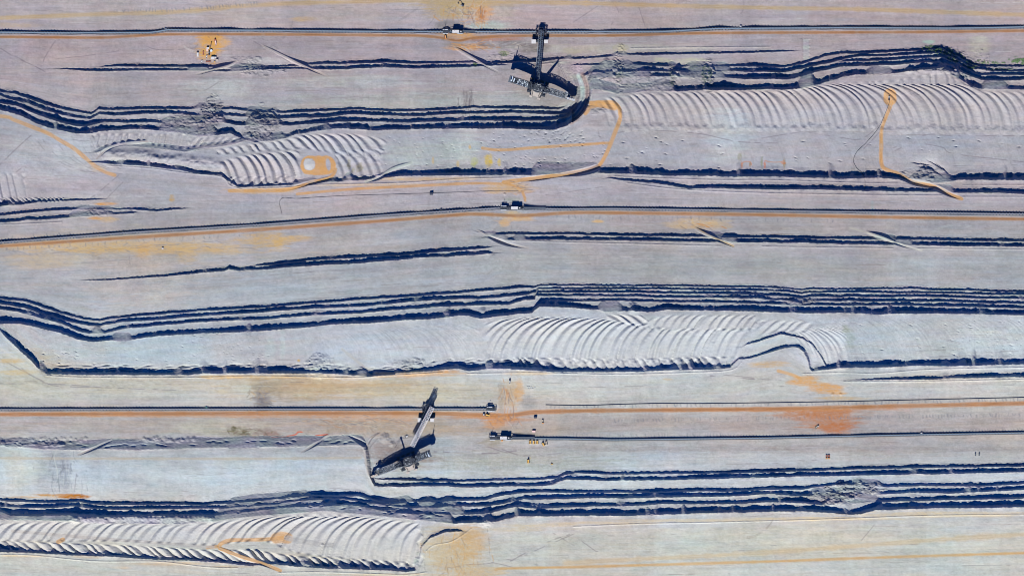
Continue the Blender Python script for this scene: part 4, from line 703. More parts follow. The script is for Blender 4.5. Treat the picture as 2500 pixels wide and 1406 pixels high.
# ------------------------------------------------------------------ bucket wheel excavators
def excavator(label, u, v, ang, side, back, reach, wheel_r):
    t = thing('bucket_wheel_excavator', label, 'bucket wheel excavator', u, v, ang, 'bucket wheel excavators working the benches')
    s = side
    for tx in (-9, 9):
        for ty in (-8, 8, 15):
            m = MB(); y = s * ty - s * 3
            m.prism([(tx - 7, .6), (tx - 6.2, 0), (tx + 6.2, 0), (tx + 7, .6), (tx + 7, 2.2), (tx + 6, 2.9), (tx - 6, 2.9), (tx - 7, 2.2)], y - 1.5, y + 1.5)
            for k in range(12): m.box((tx - 6 + k * 1.1, y, 2.95), (.4, 3.3, .3))
            m.build('crawler_track', 'steel_dark' if ty != 15 else 'wood', t)
    m = MB()
    m.cyl((0, -s * 2, 2.6), (0, -s * 2, 5.2), 9.5, 10).box((0, s * 5, 4), (22, 9, 1.6)).box((0, -s * 12, 4), (10, 8, 1.6))
    for a in (-9, 9): m.beam((a, -s * 3, 3), (a, s * 13, 4), 2.2, 1.4); m.beam((a, -s * 3, 3), (a * .6, -s * 19, 4), 1.8, 1.4); m.box((a * .8, -s * 18, 4.2), (5, 3.2, 2.6))
    m.build('undercarriage', 'sand_paint', t)
    MB().cyl((0, 0, 5), (0, 0, 9), 8.5, 20).cyl((0, 0, 9), (0, 0, 10), 9.2, 20).build('turntable', 'steel_grey', t)
    m = MB().truss((-15, 0, 10), (17, 0, 10), 15, 6, 6, .9)
    m.box((0, 0, 10.2), (28, 13, .5)).box((2, 0, 16.2), (20, 11, .4)).box((-8, 0, 19.5), (9, 10, 6)).box((9, 0, 17.5), (8, 9, 3))
    for k in range(7): m.box((-10 + k * 3.6, Q.uniform(-4, 4), 17), (2.4, Q.uniform(2, 4), Q.uniform(1.4, 3)))
    m.build('superstructure', 'steel_dark', t)
    m = MB()
    for k in range(9): m.box((-9 + k * 2.8, Q.uniform(-4.6, 4.6), 17.2 + Q.uniform(0, 2)), (Q.uniform(1, 2.6), Q.uniform(1, 2), Q.uniform(1, 2.6)))
    for y in (-5.4, 5.4): m.box((0, y, 16.9), (30, .8, .3)); m.beam((-14, y, 18), (15, y, 18), .14)
    m.build('walkway', 'steel_light', t)
    # wheel boom
    x1 = reach - wheel_r * 1.25
    m = MB().truss((12, 0, 15.5), (x1, 0, 10.5), 9, 5.5, 12, .75).beam((12, 0, 15.2), (x1, 0, 10.2), 7.5, .3); m.build('wheel_boom', 'steel_grey', t)
    MB().beam((8, 0, 17.5), (x1, 0, 11.5), 2.2, .4).build('boom_belt', 'belt', t)
    m = MB(); xm = x1 * .58
    for y in (-5.5, 5.5): m.beam((xm - 11, y, 19), (xm + 11, y, 17), .8, .8)
    for k in range(6): m.beam((xm - 11 + k * 4.4, -5.5, 19 - k * .4), (xm - 11 + k * 4.4, 5.5, 19 - k * .4), .7, .5)
    for k in range(5): m.beam((xm - 11 + k * 4.4, -5.5, 19 - k * .4), (xm - 6.6 + k * 4.4, 5.5, 18.6 - k * .4), .3, .3)
    m.box((xm - 8, 0, 17.9), (5, 9, .3)); m.build('maintenance_deck', 'steel_light', t)
    m = MB()
    for k in range(16): m.beam((16 + k * (x1 - 18) / 16, -3.5, 20 - k * .35), (16 + (k + .6) * (x1 - 18) / 16, 3.5, 20 - k * .35), .35, .35)
    for y in (-4.6, 4.6): m.box(((x1 + 12) / 2, y, 14.4), (x1 - 14, .9, .25))
    m.build('boom_railing', 'steel_light', t)
    wx = reach - wheel_r; wz = wheel_r + 3.5; wy = s * -2.4
    w = MB().cyl((wx, wy - 1.1, wz), (wx, wy + 1.1, wz), wheel_r * .82, 28); 
    w.cyl((wx, wy - 1.6, wz), (wx, wy + 1.6, wz), wheel_r * .3, 14)
    wo = w.build('bucket_wheel', 'steel_dark', t)
    for k in range(14):
        a = 2 * math.pi * k / 14; r = wheel_r * .9; c = Vector((wx + math.cos(a) * r, wy, wz + math.sin(a) * r))
        b = MB(); d = Vector((math.cos(a), 0, math.sin(a))); e = Vector((-math.sin(a), 0, math.cos(a)))
        n0 = len(b.v)
        for y, kk in ((-1.2, 1), (1.2, 1)):
            for p, q in ((-1, -.6), (1, -.4), (.9, 1.0), (-1, .8)): b.v.append(tuple(c + e * p * .95 + d * q + Vector((0, y, 0))))
        b.f += [(0, 1, 2, 3), (7, 6, 5, 4), (0, 4, 5, 1), (1, 5, 6, 2), (2, 6, 7, 3), (3, 7, 4, 0)]
        b.build('bucket', 'sand_paint', wo)
    m = MB().box((wx - 1, wy + s * 2.6, wz + 2.2), (wheel_r * 1.6, 1.3, 2.2)).box((wx - wheel_r * .9, 0, wz + 2.6), (3, 8, 2.4)).box((wx + 1, wy - s * .2, wz + wheel_r * .86), (wheel_r * 1.5, 3.4, .6))
    m.build('wheel_drive', 'cream' if side < 0 else 'tank_grey', t)
    m = MB().box((x1 - 7, s * 5.6, 14.5), (4.2, 3.2, 3.2)).box((x1 - 7, s * 5.6, 16.3), (4.8, 3.8, .4)); cb = m.build('operator_cab', 'steel_light', t)
    MB().box((x1 - 4.85, s * 5.6, 14.8), (.15, 2.8, 1.8)).build('window', 'glass', cb)
    # counterweight boom
    m = MB().truss((-6, 0, 21), (-back + 7, 0, 23), 11, 4.8, 9, .9).beam((-6, 0, 20.7), (-back + 7, 0, 22.7), 9.5, .3); m.build('counterweight_boom', 'steel_dark', t)
    m = MB(); m.box((-back * .5 - 1, 0, 25.2), (back * .36, 8.4, .4)); m.box((-back * .5 - 1, s * -4.8, 24.4), (back * .5, 1.6, .3)); m.build('roof_panel', 'panel_blue', t)
    m = MB()
    for k in range(4):
        a = -back * .66 + k * back * .085; m.beam((a, -3.6, 25.6), (a + 3.6, 3.6, 25.6), .5); m.beam((a + 3.6, 3.6, 25.6), (a + 7, -3.6, 25.6), .5)
    m.build('roof_bracing', 'steel_dark', t)
    m = MB().box((-back + 4, 0, 22.5), (6, 12, 6)).box((-back + 5, 0, 26), (3.5, 10, 1.2)).box((-back + 1, 0, 24), (.8, 13, 7)); m.build('counterweight', 'steel_grey', t)
    m = MB().box((-back + 5.4, 1.2, 26.8), (2.6, 8, .5)).box((-back + 9.5, 0, 27.4), (2.2, 6.4, .4)); m.build('winch_house', 'panel_blue', t)
    for nm_, x0, x2, z2 in (('front_mast', 8, 24, 45), ('rear_mast', -6, -11, 37)):
        m = MB()
        for y in (-5, 5): m.beam((x0, y, 16), (x2, y * .25, z2), 1.3, 1.8)
        for k in range(1, 6):
            f = k / 6; g = (k + 1) / 6; yy = 5 - 3.75 * f; y2 = 5 - 3.75 * g
            m.beam((x0 + (x2 - x0) * f, -yy, 16 + (z2 - 16) * f), (x0 + (x2 - x0) * f, yy, 16 + (z2 - 16) * f), .7)
            m.beam((x0 + (x2 - x0) * f, -yy, 16 + (z2 - 16) * f), (x0 + (x2 - x0) * g, y2, 16 + (z2 - 16) * g), .5)
        m.box((x2, 0, z2), (2.4, 3.6, 1.8)); m.build(nm_, 'steel_dark', t)
    m = MB()
    for y in (-1.2, 1.2):
        m.beam((24, y, 45), (x1 - 2, y * 2.6, 13), .22); m.beam((24, y, 45), (xm, y * 2.6, 19), .22); m.beam((24, y, 45), (-11, y, 37), .22); m.beam((-11, y, 37), (-back + 7, y * 3, 26), .26); m.beam((-11, y, 37), (-back * .6, y * 3, 26), .2)
    m.build('stay_cables', 'steel_dark', t)
    m = MB().beam((-back + 5, 0, 26), (-back + 5, 0, 47), .5).beam((-back + 5, 0, 26), (-back + 4, 0, 38), 1.3); m.build('antenna_mast', 'steel_dark', t)
    return t
excavator('bucket wheel excavator digging the round cut face beside the orange haul road loop', 1313, 214, math.radians(-17), 1, 52, 68, 9.0)
excavator('dark bucket wheel excavator with a cream wheel housing, below the white latticed transfer bridge', 996, 1126, math.radians(180 + 20.5), -1, 42, 68, 7.0)

def bridge(label, pa, pb, za, zb, car, tail, name='transfer_bridge', light='steel_grey', hop=None):
    t = thing(name, label, 'conveyor bridge', car[0], car[1], 0, 'transfer bridges of the excavators')
    o = t.location; g = lambda u, v, z: Vector(((u - 1250) * S - o.x, (703 - v) * S - o.y, z))
    A, B = g(*pa, za), g(*pb, zb)
    MB().truss(A, B, 7.2, 4.6, 26, .6).build('truss_girder', light, t)
    MB().beam(A + Vector((0, 0, 1)), B + Vector((0, 0, 1)), 2.0, .3).build('bridge_belt', 'belt', t)
    d = (B - A).normalized(); sd = d.cross(Vector((0, 0, 1))).normalized()
    m = MB()
    for f in (-1, 1): m.beam(A + sd * f * 3.9, B + sd * f * 3.9, .9, .2)
    m.build('walkway', 'steel_light', t)
    if tail:
        T0, T1 = g(*tail[0], tail[2]), g(*tail[1], tail[3])
        MB().truss(T0, T1, 6.0, 3.4, 12, .5).build('tail_boom', 'steel_grey', t); MB().beam(T0 + Vector((0, 0, 1)), T1 + Vector((0, 0, 1)), 1.8, .3).build('tail_belt', 'belt', t)
    m = MB()
    for x in (-9, 9):
        m.beam((x, 0, 2), (x * .35, 0, max(za, zb) - 1), 1.2); m.beam((x, -4, 2), (x, 4, 2), 1.6)
    m.box((0, 0, 4.5), (22, 5, 1.2)); m.build('support_frame', 'steel_dark', t)
    for x in (-9, 9):
        m = MB().prism([(x - 4, .5), (x - 3.4, 0), (x + 3.4, 0), (x + 4, .5), (x + 4, 1.6), (x + 3.4, 2.1), (x - 3.4, 2.1), (x - 4, 1.6)], -2.6, -.6); m.prism([(x - 4, .5), (x - 3.4, 0), (x + 3.4, 0), (x + 4, .5), (x + 4, 1.6), (x + 3.4, 2.1), (x - 3.4, 2.1), (x - 4, 1.6)], 1, 3)
        m.build('crawler_track', 'steel_dark', t)
    for x, w, d_ in ((-10.5, 7, 6.4), (10.5, 6, 5.6)):
        c = MB().box((x, -1.5, 6.6), (w, d_, 3.4)).build('machine_cabin', 'steel_light', t)
        MB().box((x, -1.5, 8.5), (w + .5, d_ + .5, .35)).build('cabin_roof', 'roof_white', c)
    if hop:
        hx, hy = hop; c = g(hx, hy, 0)
        m = MB()
        for x in (-8.5, 8.5):
            for y in (-4.5, 4.5): m.beam(c + Vector((x, y, 0)), c + Vector((x * .8, y * .9, 6.5)), .9)
            m.beam(c + Vector((x, -7, 5)), c + Vector((x, 7, 5)), .9)
        m.truss(c + Vector((-9, 0, 5)), c + Vector((9, 0, 5)), 8, 2, 4, .6); m.box(c + Vector((0, 0, 7.5)), (8, 7.5, 3), 0, 1.15); m.box(c + Vector((.5, 4.5, 6.2)), (5, 7, 1.2)); m.box(c + Vector((.5, 8.2, 6.4)), (7.4, 1, .6))
        for k in range(10): m.box(c + Vector((Q.uniform(-9, 9), Q.uniform(-6, 6), 7.4)), (Q.uniform(.6, 2.4), Q.uniform(.6, 2.4), 1))
        m.build('hopper_car', 'navy', t)
    return t
bridge('grey transfer bridge with two white cabins, linking the upper excavator to the topmost conveyor', (1311, 201), (1322, 76), 14, 8, (1318, 100), None, hop=(1321, 79))
bridge('white latticed transfer bridge crossing the lower left belt conveyor beside two white cabins', (1006, 1089), (1055, 994), 18, 17, (1040, 1023), ((1061, 963), (1030, 1030), 6, 9), light='lattice_paint', hop=(1044, 997))

# ------------------------------------------------------------------ belt conveyors
def conveyor(label, s, wid=3.0, belt='belt', cap=100, step=8.0):
    p = P(s); L = np.concatenate([[0], np.cumsum(np.hypot(*np.diff(p, axis=0).T))]); n = int(L[-1] / 7)
    us = np.interp(np.linspace(0, L[-1], n), L, p[:, 0]); vv = np.interp(np.linspace(0, L[-1], n), L, p[:, 1])
    zs = np.array([hgt(a, b) for a, b in zip(us, vv)]); zs = np.convolve(np.pad(zs, 4, 'edge'), np.ones(9) / 9, 'valid')
    t = bpy.data.objects.new('belt_conveyor', None); col.objects.link(t); t.location = ((us[0] - 1250) * S, (703 - vv[0]) * S, zs[0]); tag(t, label, 'belt conveyor', 'belt conveyors across the mine')
    o = t.location; pts = [Vector(((a - 1250) * S - o.x, (703 - b) * S - o.y, z - o.z)) for a, b, z in zip(us, vv, zs)]
    def strip(off, w, z0, z1, name, mat):
        m = MB()
        for a, b in zip(pts[:-1], pts[1:]):
            d = (b - a).normalized(); sd = d.cross(Vector((0, 0, 1))).normalized(); zz = Vector((0, 0, (z0 + z1) / 2))
            m.beam(a + sd * off + zz, b + sd * off + zz + d * .02, w, z1 - z0)
        return m.build(name, mat, t)
    strip(0, wid * .62, 2.0, 2.25, 'belt', belt)
    strip(-wid * .42, .35, .9, 2.7, 'side_frame', 'steel_dark'); strip(wid * .42, .35, .9, 2.3, 'side_frame', 'steel_dark')
    strip(wid * .72, .5, 1.1, 1.3, 'walkway', 'steel_grey'); strip(-wid * .8, .3, .5, .9, 'cable_tray', 'steel_dark'); strip(wid * .98, .16, 0.05, .4, 'rail', 'steel_dark')
    cnt = int(L[-1] / step); proto = None; rest = MB(); ks = []
    for k in range(cnt):
        q = (k + .5) * step; u = np.interp(q, L, p[:, 0]); v = np.interp(q, L, p[:, 1]); ks.append((u, v, np.interp(q, np.linspace(0, L[-1], n), zs)))
    vis = [k for k in ks if 0 < k[0] < 2500]
    near = set(int(i) for i in np.linspace(0, len(vis) - 1, min(cap, len(vis))))
    for i, (u, v, z) in enumerate(vis):
        c = Vector(((u - 1250) * S - o.x, (703 - v) * S - o.y, z - o.z))
        if i in near:
            if proto is None:
                m = MB().box((0, 0, .25), (1.5, wid * 1.9, .5)).box((0, wid * .42, 1.5), (.7, .5, 2.2)).box((0, -wid * .42, 1.5), (.7, .5, 2.2)).box((0, wid * .5, 2.85), (1.1, wid * .5, .5))
                c0 = m.build('support_frame', 'steel_grey', t); proto = c0
            else:
                c0 = proto.copy(); col.objects.link(c0); c0.parent = t
            c0.location = c
        else:
            rest.box(c + Vector((0, 0, .25)), (1.5, wid * 1.9, .5)).box(c + Vector((0, wid * .42, 1.5)), (.7, .5, 2.2)).box(c + Vector((0, -wid * .42, 1.5)), (.7, .5, 2.2)).box(c + Vector((0, wid * .5, 2.85)), (1.1, wid * .5, .5))
    if rest.v:
        r = rest.build('support_frame_row', 'steel_grey', t); r['kind'] = 'stuff'
    return t
conveyor('topmost belt conveyor, blue belt running under the upper excavator bridge along a brown track', "-120,79 0,79.5 160,81.3 365,80.3 385,78 410,73.5 440,74 640,75 953,78 1080,78 1132,78 1260,78.5 1500,78 1624,77.5 1690,74 1752,70.5 1880,69.7 2065,68.6 2321,69.6 2420,68.5 2500,66.5 2620,66", 3.3)
conveyor('long middle belt conveyor that bends at the white roofed drive station in the centre', "-120,601 0,592 320,567.6 640,548.6 940,525.4 1209,508.7 1250,508 1278,508.7 1368,510.6 1496,509.5 1701,512.5 1880,515 2500,523 2620,525", 3.0, 'belt_grey')
conveyor('lower left belt conveyor ending at a dark tail station, crossed by the white latticed bridge', "-120,999.6 0,999.4 640,998.4 1196,998", 2.8, 'belt_grey')
conveyor('lower right belt conveyor starting at a white roofed drive station next to parked yellow bulldozers', "1234,1068.4 1304,1070 1400,1071 1496,1073.2 1624,1071.6 1880,1068.5 2167,1062 2500,1056 2620,1054", 2.4)
# drive stations at conveyor ends
def station(label, u, v, w, hx, hz=8.0, dark=False):
    t = thing('conveyor_drive_station', label, 'drive station', u, v, 0, 'conveyor drive stations')
    hw = w / 2
    m = MB()
    for x in np.linspace(-hw, hw, 7):
        for y in (-2.6, 2.6): m.beam((x, y, 0), (x, y, 5), .5)
        m.beam((x, -2.6, 5), (x, 2.6, 5), .4)
    for y in (-2.6, 2.6): m.beam((-hw, y, 5), (hw, y, 5), .5); m.beam((-hw, y, 2.4), (hw, y, 2.4), .35)
    m.build('frame', 'steel_grey', t)
    MB().box((0, 0, .5), (w * .9, 7, 1.0)).build('base_skid', 'steel_dark', t)
    if not dark:
        h = MB().box((hx, 0, hz / 2 + .8), (11, 4.6, hz - 1.2)).build('drive_house', 'steel_light', t)
        MB().box((hx, 0, hz + .4), (11.4, 5, .4)).box((hx - 2, .6, hz + .8), (.8, .8, .5)).build('roof', 'roof_white', h)
        m = MB().box((hx + 9, 0, hz / 2), (5.5, 4.4, hz - .5)); 
        for k in range(3): m.box((hx + 7.4 + k * 1.6, 0, hz + .2), (.7, 4.6, .5))
        m.build('head_drum_tower', 'steel_dark', t)
        MB().box((hx + 9, 0, hz + .7), (1.6, 1.8, .5)).cyl((hx + 9, 0, hz + .5), (hx + 9, 0, hz + 1.2), 1.1, 12).build('hoist', 'roof_white', t)
    MB().box((-hw + 7, .3, 4.2), (11, 3, 3.8)).box((-hw + 3, .3, 6.3), (2.5, 3.2, 1)).build('discharge_chute', 'steel_dark', t)
    for wc, wd_ in (((-hw + 6, 3.2, 6.0), (9, 1.6, .3)), ((-hw + 6, -3.6, 3.6), (9, 1.6, .3)), ((hw - 7, -4, 2.2), (9, 1.2, .3))): MB().box(wc, wd_).build('walkway', 'tank_grey', t)
    MB().beam((-hw + 4, 1, 5), (-hw + 4, 1, 13), .5).box((-hw + 4, 1, 13), (1.2, .6, .4)).build('light_mast', 'steel_dark', t)
    if not dark:
        MB().beam((hw, 0, 5.2), (hw + 38, 0, 2.6), 2.6, .6).beam((hw, 1.5, 6), (hw + 38, 1.5, 3.2), .3).beam((hw, -1.5, 6), (hw + 38, -1.5, 3.2), .3).build('feed_gantry', 'steel_grey', t)
    return t
station('white roofed drive station on the topmost conveyor beside a dusty orange yard', 1106, 77.5, 38, 4.5, 8.5)
station('white roofed drive station in the middle of the picture where the middle conveyor bends', 1250, 508, 40, 4.2, 8.5)
station('white roofed drive station at the left end of the lower right conveyor', 1222, 1068.5, 40, 5, 9)
station('dark tail station closing the right end of the lower left conveyor', 1199, 998, 17, 0, 4, True)

# ------------------------------------------------------------------ vehicles and small plant
def dozer(label, u, v, ang, paint='yellow', sc=1.0, group='bulldozers parked in the mine'):
    t = thing('bulldozer', label, 'bulldozer', u, v, ang, group); t.scale = (sc,) * 3
    MB().box((.3, 0, 1.75), (4.6, 2.0, 1.5)).box((1.9, 0, 2.2), (1.8, 1.5, 1.0)).build('body', paint, t)
    for y in (-1.5, 1.5):
        MB().prism([(-2.6, .6), (-2.0, 0), (2.0, 0), (2.6, .6), (2.5, 1.1), (1.8, 1.4), (-1.8, 1.5), (-2.6, 1.2)], y - .35, y + .35).build('track', 'rubber', t)
    c = MB().box((-1.1, 0, 3.1), (1.8, 1.9, 1.5)).box((-1.1, 0, 3.95), (2.2, 2.3, .25)).build('cab', paint, t)
    MB().box((-.18, 0, 3.1), (.06, 1.6, 1.0)).build('window', 'glass', c)
    m = MB().box((3.3, 0, 1.0), (.35, 4.2, 1.7)); m.beam((1, 1.9, .9), (3.2, 1.9, .8), .25).beam((1, -1.9, .9), (3.2, -1.9, .8), .25); m.build('blade', paint, t)
    MB().box((-3.0, 0, 1.0), (.5, 1.2, 1.6)).build('ripper', 'steel_dark', t)
    MB().cyl((1.6, .3, 2.6), (1.6, .3, 3.6), .14, 8).build('exhaust', 'steel_dark', t)
    return t
D90 = math.pi / 2
dozer('yellow bulldozer, leftmost of three parked in a row under the lower right conveyor', 1294.5, 1078, -D90)
dozer('yellow bulldozer, middle of three parked in a row under the lower right conveyor', 1303, 1078.5, -D90)
dozer('yellow bulldozer, rightmost of three parked in a row under the lower right conveyor', 1311.5, 1078.5, -D90)
dozer('yellow bulldozer standing at a slant beside the row of three', 1326, 1083.5, -1.0)
dozer('slim yellow bulldozer, last machine right of the parked row', 1333.5, 1080, -1.45, 'cream')
dozer('lone yellow bulldozer on the grey flat below the lower right conveyor', 1289.5, 1125, -D90, sc=1.05)
dozer('yellow bulldozer on the brown track under the dark tail station', 1190, 1013.2, -.15, sc=1.15)
dozer('small orange bulldozer on the grey spill under the topmost drive station', 1087.5, 90.5, -1.4, 'orange')
dozer('tiny yellow bulldozer alone right of the lone one, on the grey flat', 1347, 1132, 0, sc=.55)
def digger(label, u, v, ang, paint='navy'):
    t = thing('hydraulic_digger', label, 'digger', u, v, ang)
    for y in (-1.4, 1.4): MB().prism([(-2.4, .5), (-2, 0), (2, 0), (2.4, .5), (2.2, 1), (-2.2, 1)], y - .4, y + .4).build('track', 'rubber', t)
    MB().box((-.6, 0, 2), (4, 2.8, 1.6)).box((-2, 0, 2.4), (1.2, 2.8, 1.6)).build('body', paint, t)
    c = MB().box((.9, .85, 2.9), (1.7, 1.1, 1.8)).build('cab', 'steel_light', t); MB().box((1.78, .85, 3.1), (.06, .9, 1)).build('window', 'glass', c)
    MB().beam((1.2, -.3, 2.4), (4.6, -.3, 5.4), .5, .7).beam((4.6, -.3, 5.4), (7.2, -.3, 4), .45, .6).build('boom', paint, t)
    MB().beam((7.2, -.3, 4), (8, -.3, 1.2), .35, .5).build('stick', paint, t)
    MB().prism([(7.4, 1.2), (8.6, 1.2), (8.7, .3), (8, 0), (7.3, .5)], -.9, .3).build('bucket', 'steel_dark', t)
digger('dark hydraulic digger with outstretched boom on the orange yard at the top edge', 1129, 14, 2.75)
def truck(label, u, v, ang, cabc, bed, ln=6.5, group='lorries in the mine', wd=2.4, load=True):
    t = thing('lorry', label, 'lorry', u, v, ang, group)
    MB().box((0, 0, .9), (ln, wd * .7, .35)).build('chassis', 'steel_dark', t)
    c = MB().box((ln / 2 - .9, 0, 1.9), (1.8, wd, 2.0), 0, .92).build('cab', cabc, t); MB().box((ln / 2 + .02, 0, 2.2), (.08, wd * .8, .8)).build('windscreen', 'glass', c)
    m = MB().box((-1, 0, 1.3), (ln - 2.4, wd, .3)); 
    for y in (-wd / 2, wd / 2): m.box((-1, y, 1.9), (ln - 2.4, .14, 1.1))
    m.box((-ln / 2 + .25, 0, 1.9), (.14, wd, 1.1)).box((ln / 2 - 2.25, 0, 2.1), (.14, wd, 1.5)); m.build('cargo_bed', bed, t)
    for x in (-ln * .33, -ln * .14, ln * .34):
        for y in (-wd * .46, wd * .46): MB().cyl((x, y - .2, .5), (x, y + .2, .5), .5, 12).build('wheel', 'rubber', t)
    return t
truck('short lorry with a pale yellow bed below the small dark container', 1325, 1029, -D90 + .1, 'orange', 'cream', 7)
truck('white and yellow lorry parked at a slant on the rust coloured stain', 1994, 1042.5, .75, 'roof_white', 'cream', 7.5)
truck('orange tipper lorry, left one of a parked pair above the lower right benches', 2017.8, 1115, -D90, 'orange', 'rust', 7, 'orange tipper lorries', 2.8)
truck('orange tipper lorry, right one of a parked pair above the lower right benches', 2023.4, 1115, -D90, 'orange', 'rust', 7, 'orange tipper lorries', 2.8)
truck('dark lorry with a white cab by the orange smear above the tail station', 1244.5, 931, D90, 'navy', 'tank_grey', 6)
truck('red cabbed lorry with a pale pink trailer on the orange drill site', 526.2, 104.5, 1.75, 'red', 'pink', 10.5)
truck('black lorry with a white cab on the end of the curved orange road', 2170.5, 241, D90, 'roof_white', 'navy', 6.5)
def pickup(label, u, v, ang, c='roof_white', group='pickups in the mine', sc=1.0):
    t = thing('pickup', label, 'pickup', u, v, ang, group); t.scale = (sc,) * 3
    MB().box((0, 0, .8), (5, 1.9, .7)).build('body', c, t)
    k = MB().box((.3, 0, 1.5), (1.8, 1.7, .8), 0, .85).build('cab', c, t); MB().box((.3, 0, 1.93), (1.2, 1.3, .06)).build('roof', c, k)
    MB().box((-1.6, 0, 1.18), (1.5, 1.5, .06)).build('bed_floor', 'steel_dark', t)
    for x in (-1.6, 1.6):
        for y in (-.9, .9): MB().cyl((x, y - .12, .38), (x, y + .12, .38), .38, 10).build('wheel', 'rubber', t)
pickup('small white pickup beside the shadow of the lower excavator', 992, 1065, .3, sc=1.2)
pickup('grey pickup, left one of two tiny parked ones at the right edge flats', 2381.5, 1108, D90, 'steel_grey')
pickup('grey pickup, right one of two tiny parked ones at the right edge flats', 2390.5, 1108, D90, 'steel_grey')
pickup('small white van on the left bottom corner of the orange drill site', 492.3, 152, 1.3, sc=1.1)
pickup('small white van in the middle of the orange drill site', 504.6, 139.4, 1.4, sc=1.1)
# boxes: containers and transformer kiosks
def container(label, u, v, ang, d, c, roof=None, group='containers and huts', name='container', cat='container'):
    t = thing(name, label, cat, u, v, ang, group); L, w, h = d
    m = MB().box((0, 0, h / 2 + .15), (L, w, h))
    n = max(3, int(L / .8))
    for k in range(n):
        for y in (-w / 2 - .04, w / 2 + .04): m.box((-L / 2 + (k + .5) * L / n, y, h / 2 + .15), (L / n * .5, .08, h * .9))
    m.build('body', c, t); MB().box((0, 0, h + .25), (L + .15, w + .15, .14)).build('roof', roof or c, t)
    d_ = MB().box((L / 2 + .06, 0, h / 2 + .1), (.1, w * .8, h * .8)).build('door', 'steel_grey', t); MB().box((L / 2 + .15, .1, h / 2), (.08, .1, h * .5)).build('handle', 'steel_dark', d_)
    return t
container('white container right at the foot of the drill mast', 507.3, 118.3, 0, (4.2, 3, 2.6), 'cream', 'roof_white')
container('dusty pink container just below the white one at the drill mast', 506, 123, 0, (2.8, 2.6, 2.2), 'pink')
container('large pale grey hut on the lower half of the orange drill site', 519.5, 142.3, 0, (5.6, 4.2, 2.6), 'tank_grey', 'roof_white')
container('small white container right of the large pale grey hut', 526, 141, 0, (2.9, 2, 2.4), 'cream', 'roof_white')
container('cream container in the lower right corner of the orange drill site', 530, 147.3, 0, (3.4, 2.8, 2.4), 'cream')
container('long white container standing along the left edge of the orange drill site', 482.6, 134, D90, (6.8, 3, 2.6), 'cream', 'roof_white')
container('small yellow tank hut on the bottom edge of the orange drill site', 524, 151.8, 0, (2.2, 1.2, 1.2), 'yellow')
container('pinkish container on the rail line of the dark grease stain above the bulldozers', 1303, 1052.6, -.05, (5.6, 2.6, 2.8), 'pink')
container('dark container above the short yellow lorry right of the tail station', 1307, 1018.6, 0, (5.0, 2.8, 3.0), 'navy')
container('orange service hut under the drive station of the lower right conveyor', 1225.6, 1075.4, 0, (2.2, 1.8, 1.8), 'orange')
container('dark switch house with a white step on the flat above the middle conveyor', 1053, 473.5, 0, (5.6, 3.6, 3.2), 'navy', None, 'transformer kiosks along the conveyors', 'transformer_kiosk', 'kiosk')
for u, v, c, l in ((301, 566.2, 'steel_dark', 'dark kiosk on the left half of the middle conveyor'), (504, 994.5, 'green_box', 'green kiosk beside the lower left conveyor'), (404, 71.5, 'tank_grey', 'grey kiosk where the topmost conveyor steps up'),
                   (1808, 65.3, 'tank_grey', 'grey kiosk on a cable loop above the right half of the topmost conveyor'), (1077, 512.2, 'steel_dark', 'dark kiosk on the middle conveyor left of the central drive station'), (397, 606.6, 'roof_white', 'white kiosk alone on the orange tinted ground below the middle conveyor'), (2249.6, 1057, 'roof_white', 'white kiosk on the lower right conveyor above the pit slump')):
    container(l, u, v, 0, (2.8, 2.0, 2.0), c, None, 'transformer kiosks along the conveyors', 'transformer_kiosk', 'kiosk')
# drill site
t = thing('drill_rig', 'tall drill rig with a long mast on the orange drill site', 'drill rig', 510.5, 131.5, D90)
MB().box((0, 0, 1.1), (6, 2.2, .8)).box((-1.6, 0, 2.2), (2.2, 2, 1.6)).build('carrier', 'navy', t)
MB().box((2.2, 0, 2.1), (1.4, 2.1, 1.7)).build('cab', 'tank_grey', t)
MB().truss((0, 0, 2), (0.01, 0.01, 2.1), .1, .1, 1).beam((.4, .5, 1), (.4, .5, 18), .3).beam((.4, -.5, 1), (.4, -.5, 18), .3).beam((1.1, 0, 1), (1.1, 0, 18), .3).box((.6, 0, 18), (1.2, 1.4, .6)).build('mast', 'steel_dark', t)
for x in (-2, 0, 2):
    for y in (-1.1, 1.1): MB().cyl((x, y - .2, .5), (x, y + .2, .5), .5, 10).build('wheel', 'rubber', t)
t = thing('water_tank', 'round pale grey water tank right of the drill mast', 'tank', 515.6, 124.2)
MB().cyl((0, 0, 0), (0, 0, 1.6), 2.4, 24).build('shell', 'tank_grey', t); MB().cyl((0, 0, 1.6), (0, 0, 1.75), 1.9, 24).build('lid', 'panel_blue', t)
t = thing('water_tank', 'small white domed tank next to the yellow bulldozer on the brown track', 'tank', 1181, 1011.3)
MB().cyl((0, 0, 0), (0, 0, 2.6), 2.0, 20).build('shell', 'steel_dark', t); MB().cyl((0, 0, 2.6), (0, 0, 3.3), 1.3, 18, .5).build('lid', 'roof_white', t)
def rack(label, u, v, ang, L):
    t = thing('pipe_rack', label, 'pipe rack', u, v, ang, 'racks of drill pipes')
    m = MB()
    for k in range(7): m.cyl((-L / 2, -1 + k * .34, .5 + .12 * (k % 2)), (L / 2, -1 + k * .34, .5 + .12 * (k % 2)), .16, 8)
    m.build('pipes', 'rust', t); m = MB()
    for x in (-L * .35, L * .35): m.box((x, 0, .2), (.3, 2.6, .3)); m.box((x, 1.3, .6), (.2, .2, .9)).box((x, -1.3, .6), (.2, .2, .9))
    m.build('rack_frame', 'steel_dark', t)
rack('upright stack of rusty pipes left of the drill mast', 496.5, 130, D90, 7)
rack('left rack of rusty pipes on the bottom edge of the drill site', 504.8, 151, 0, 3.2)
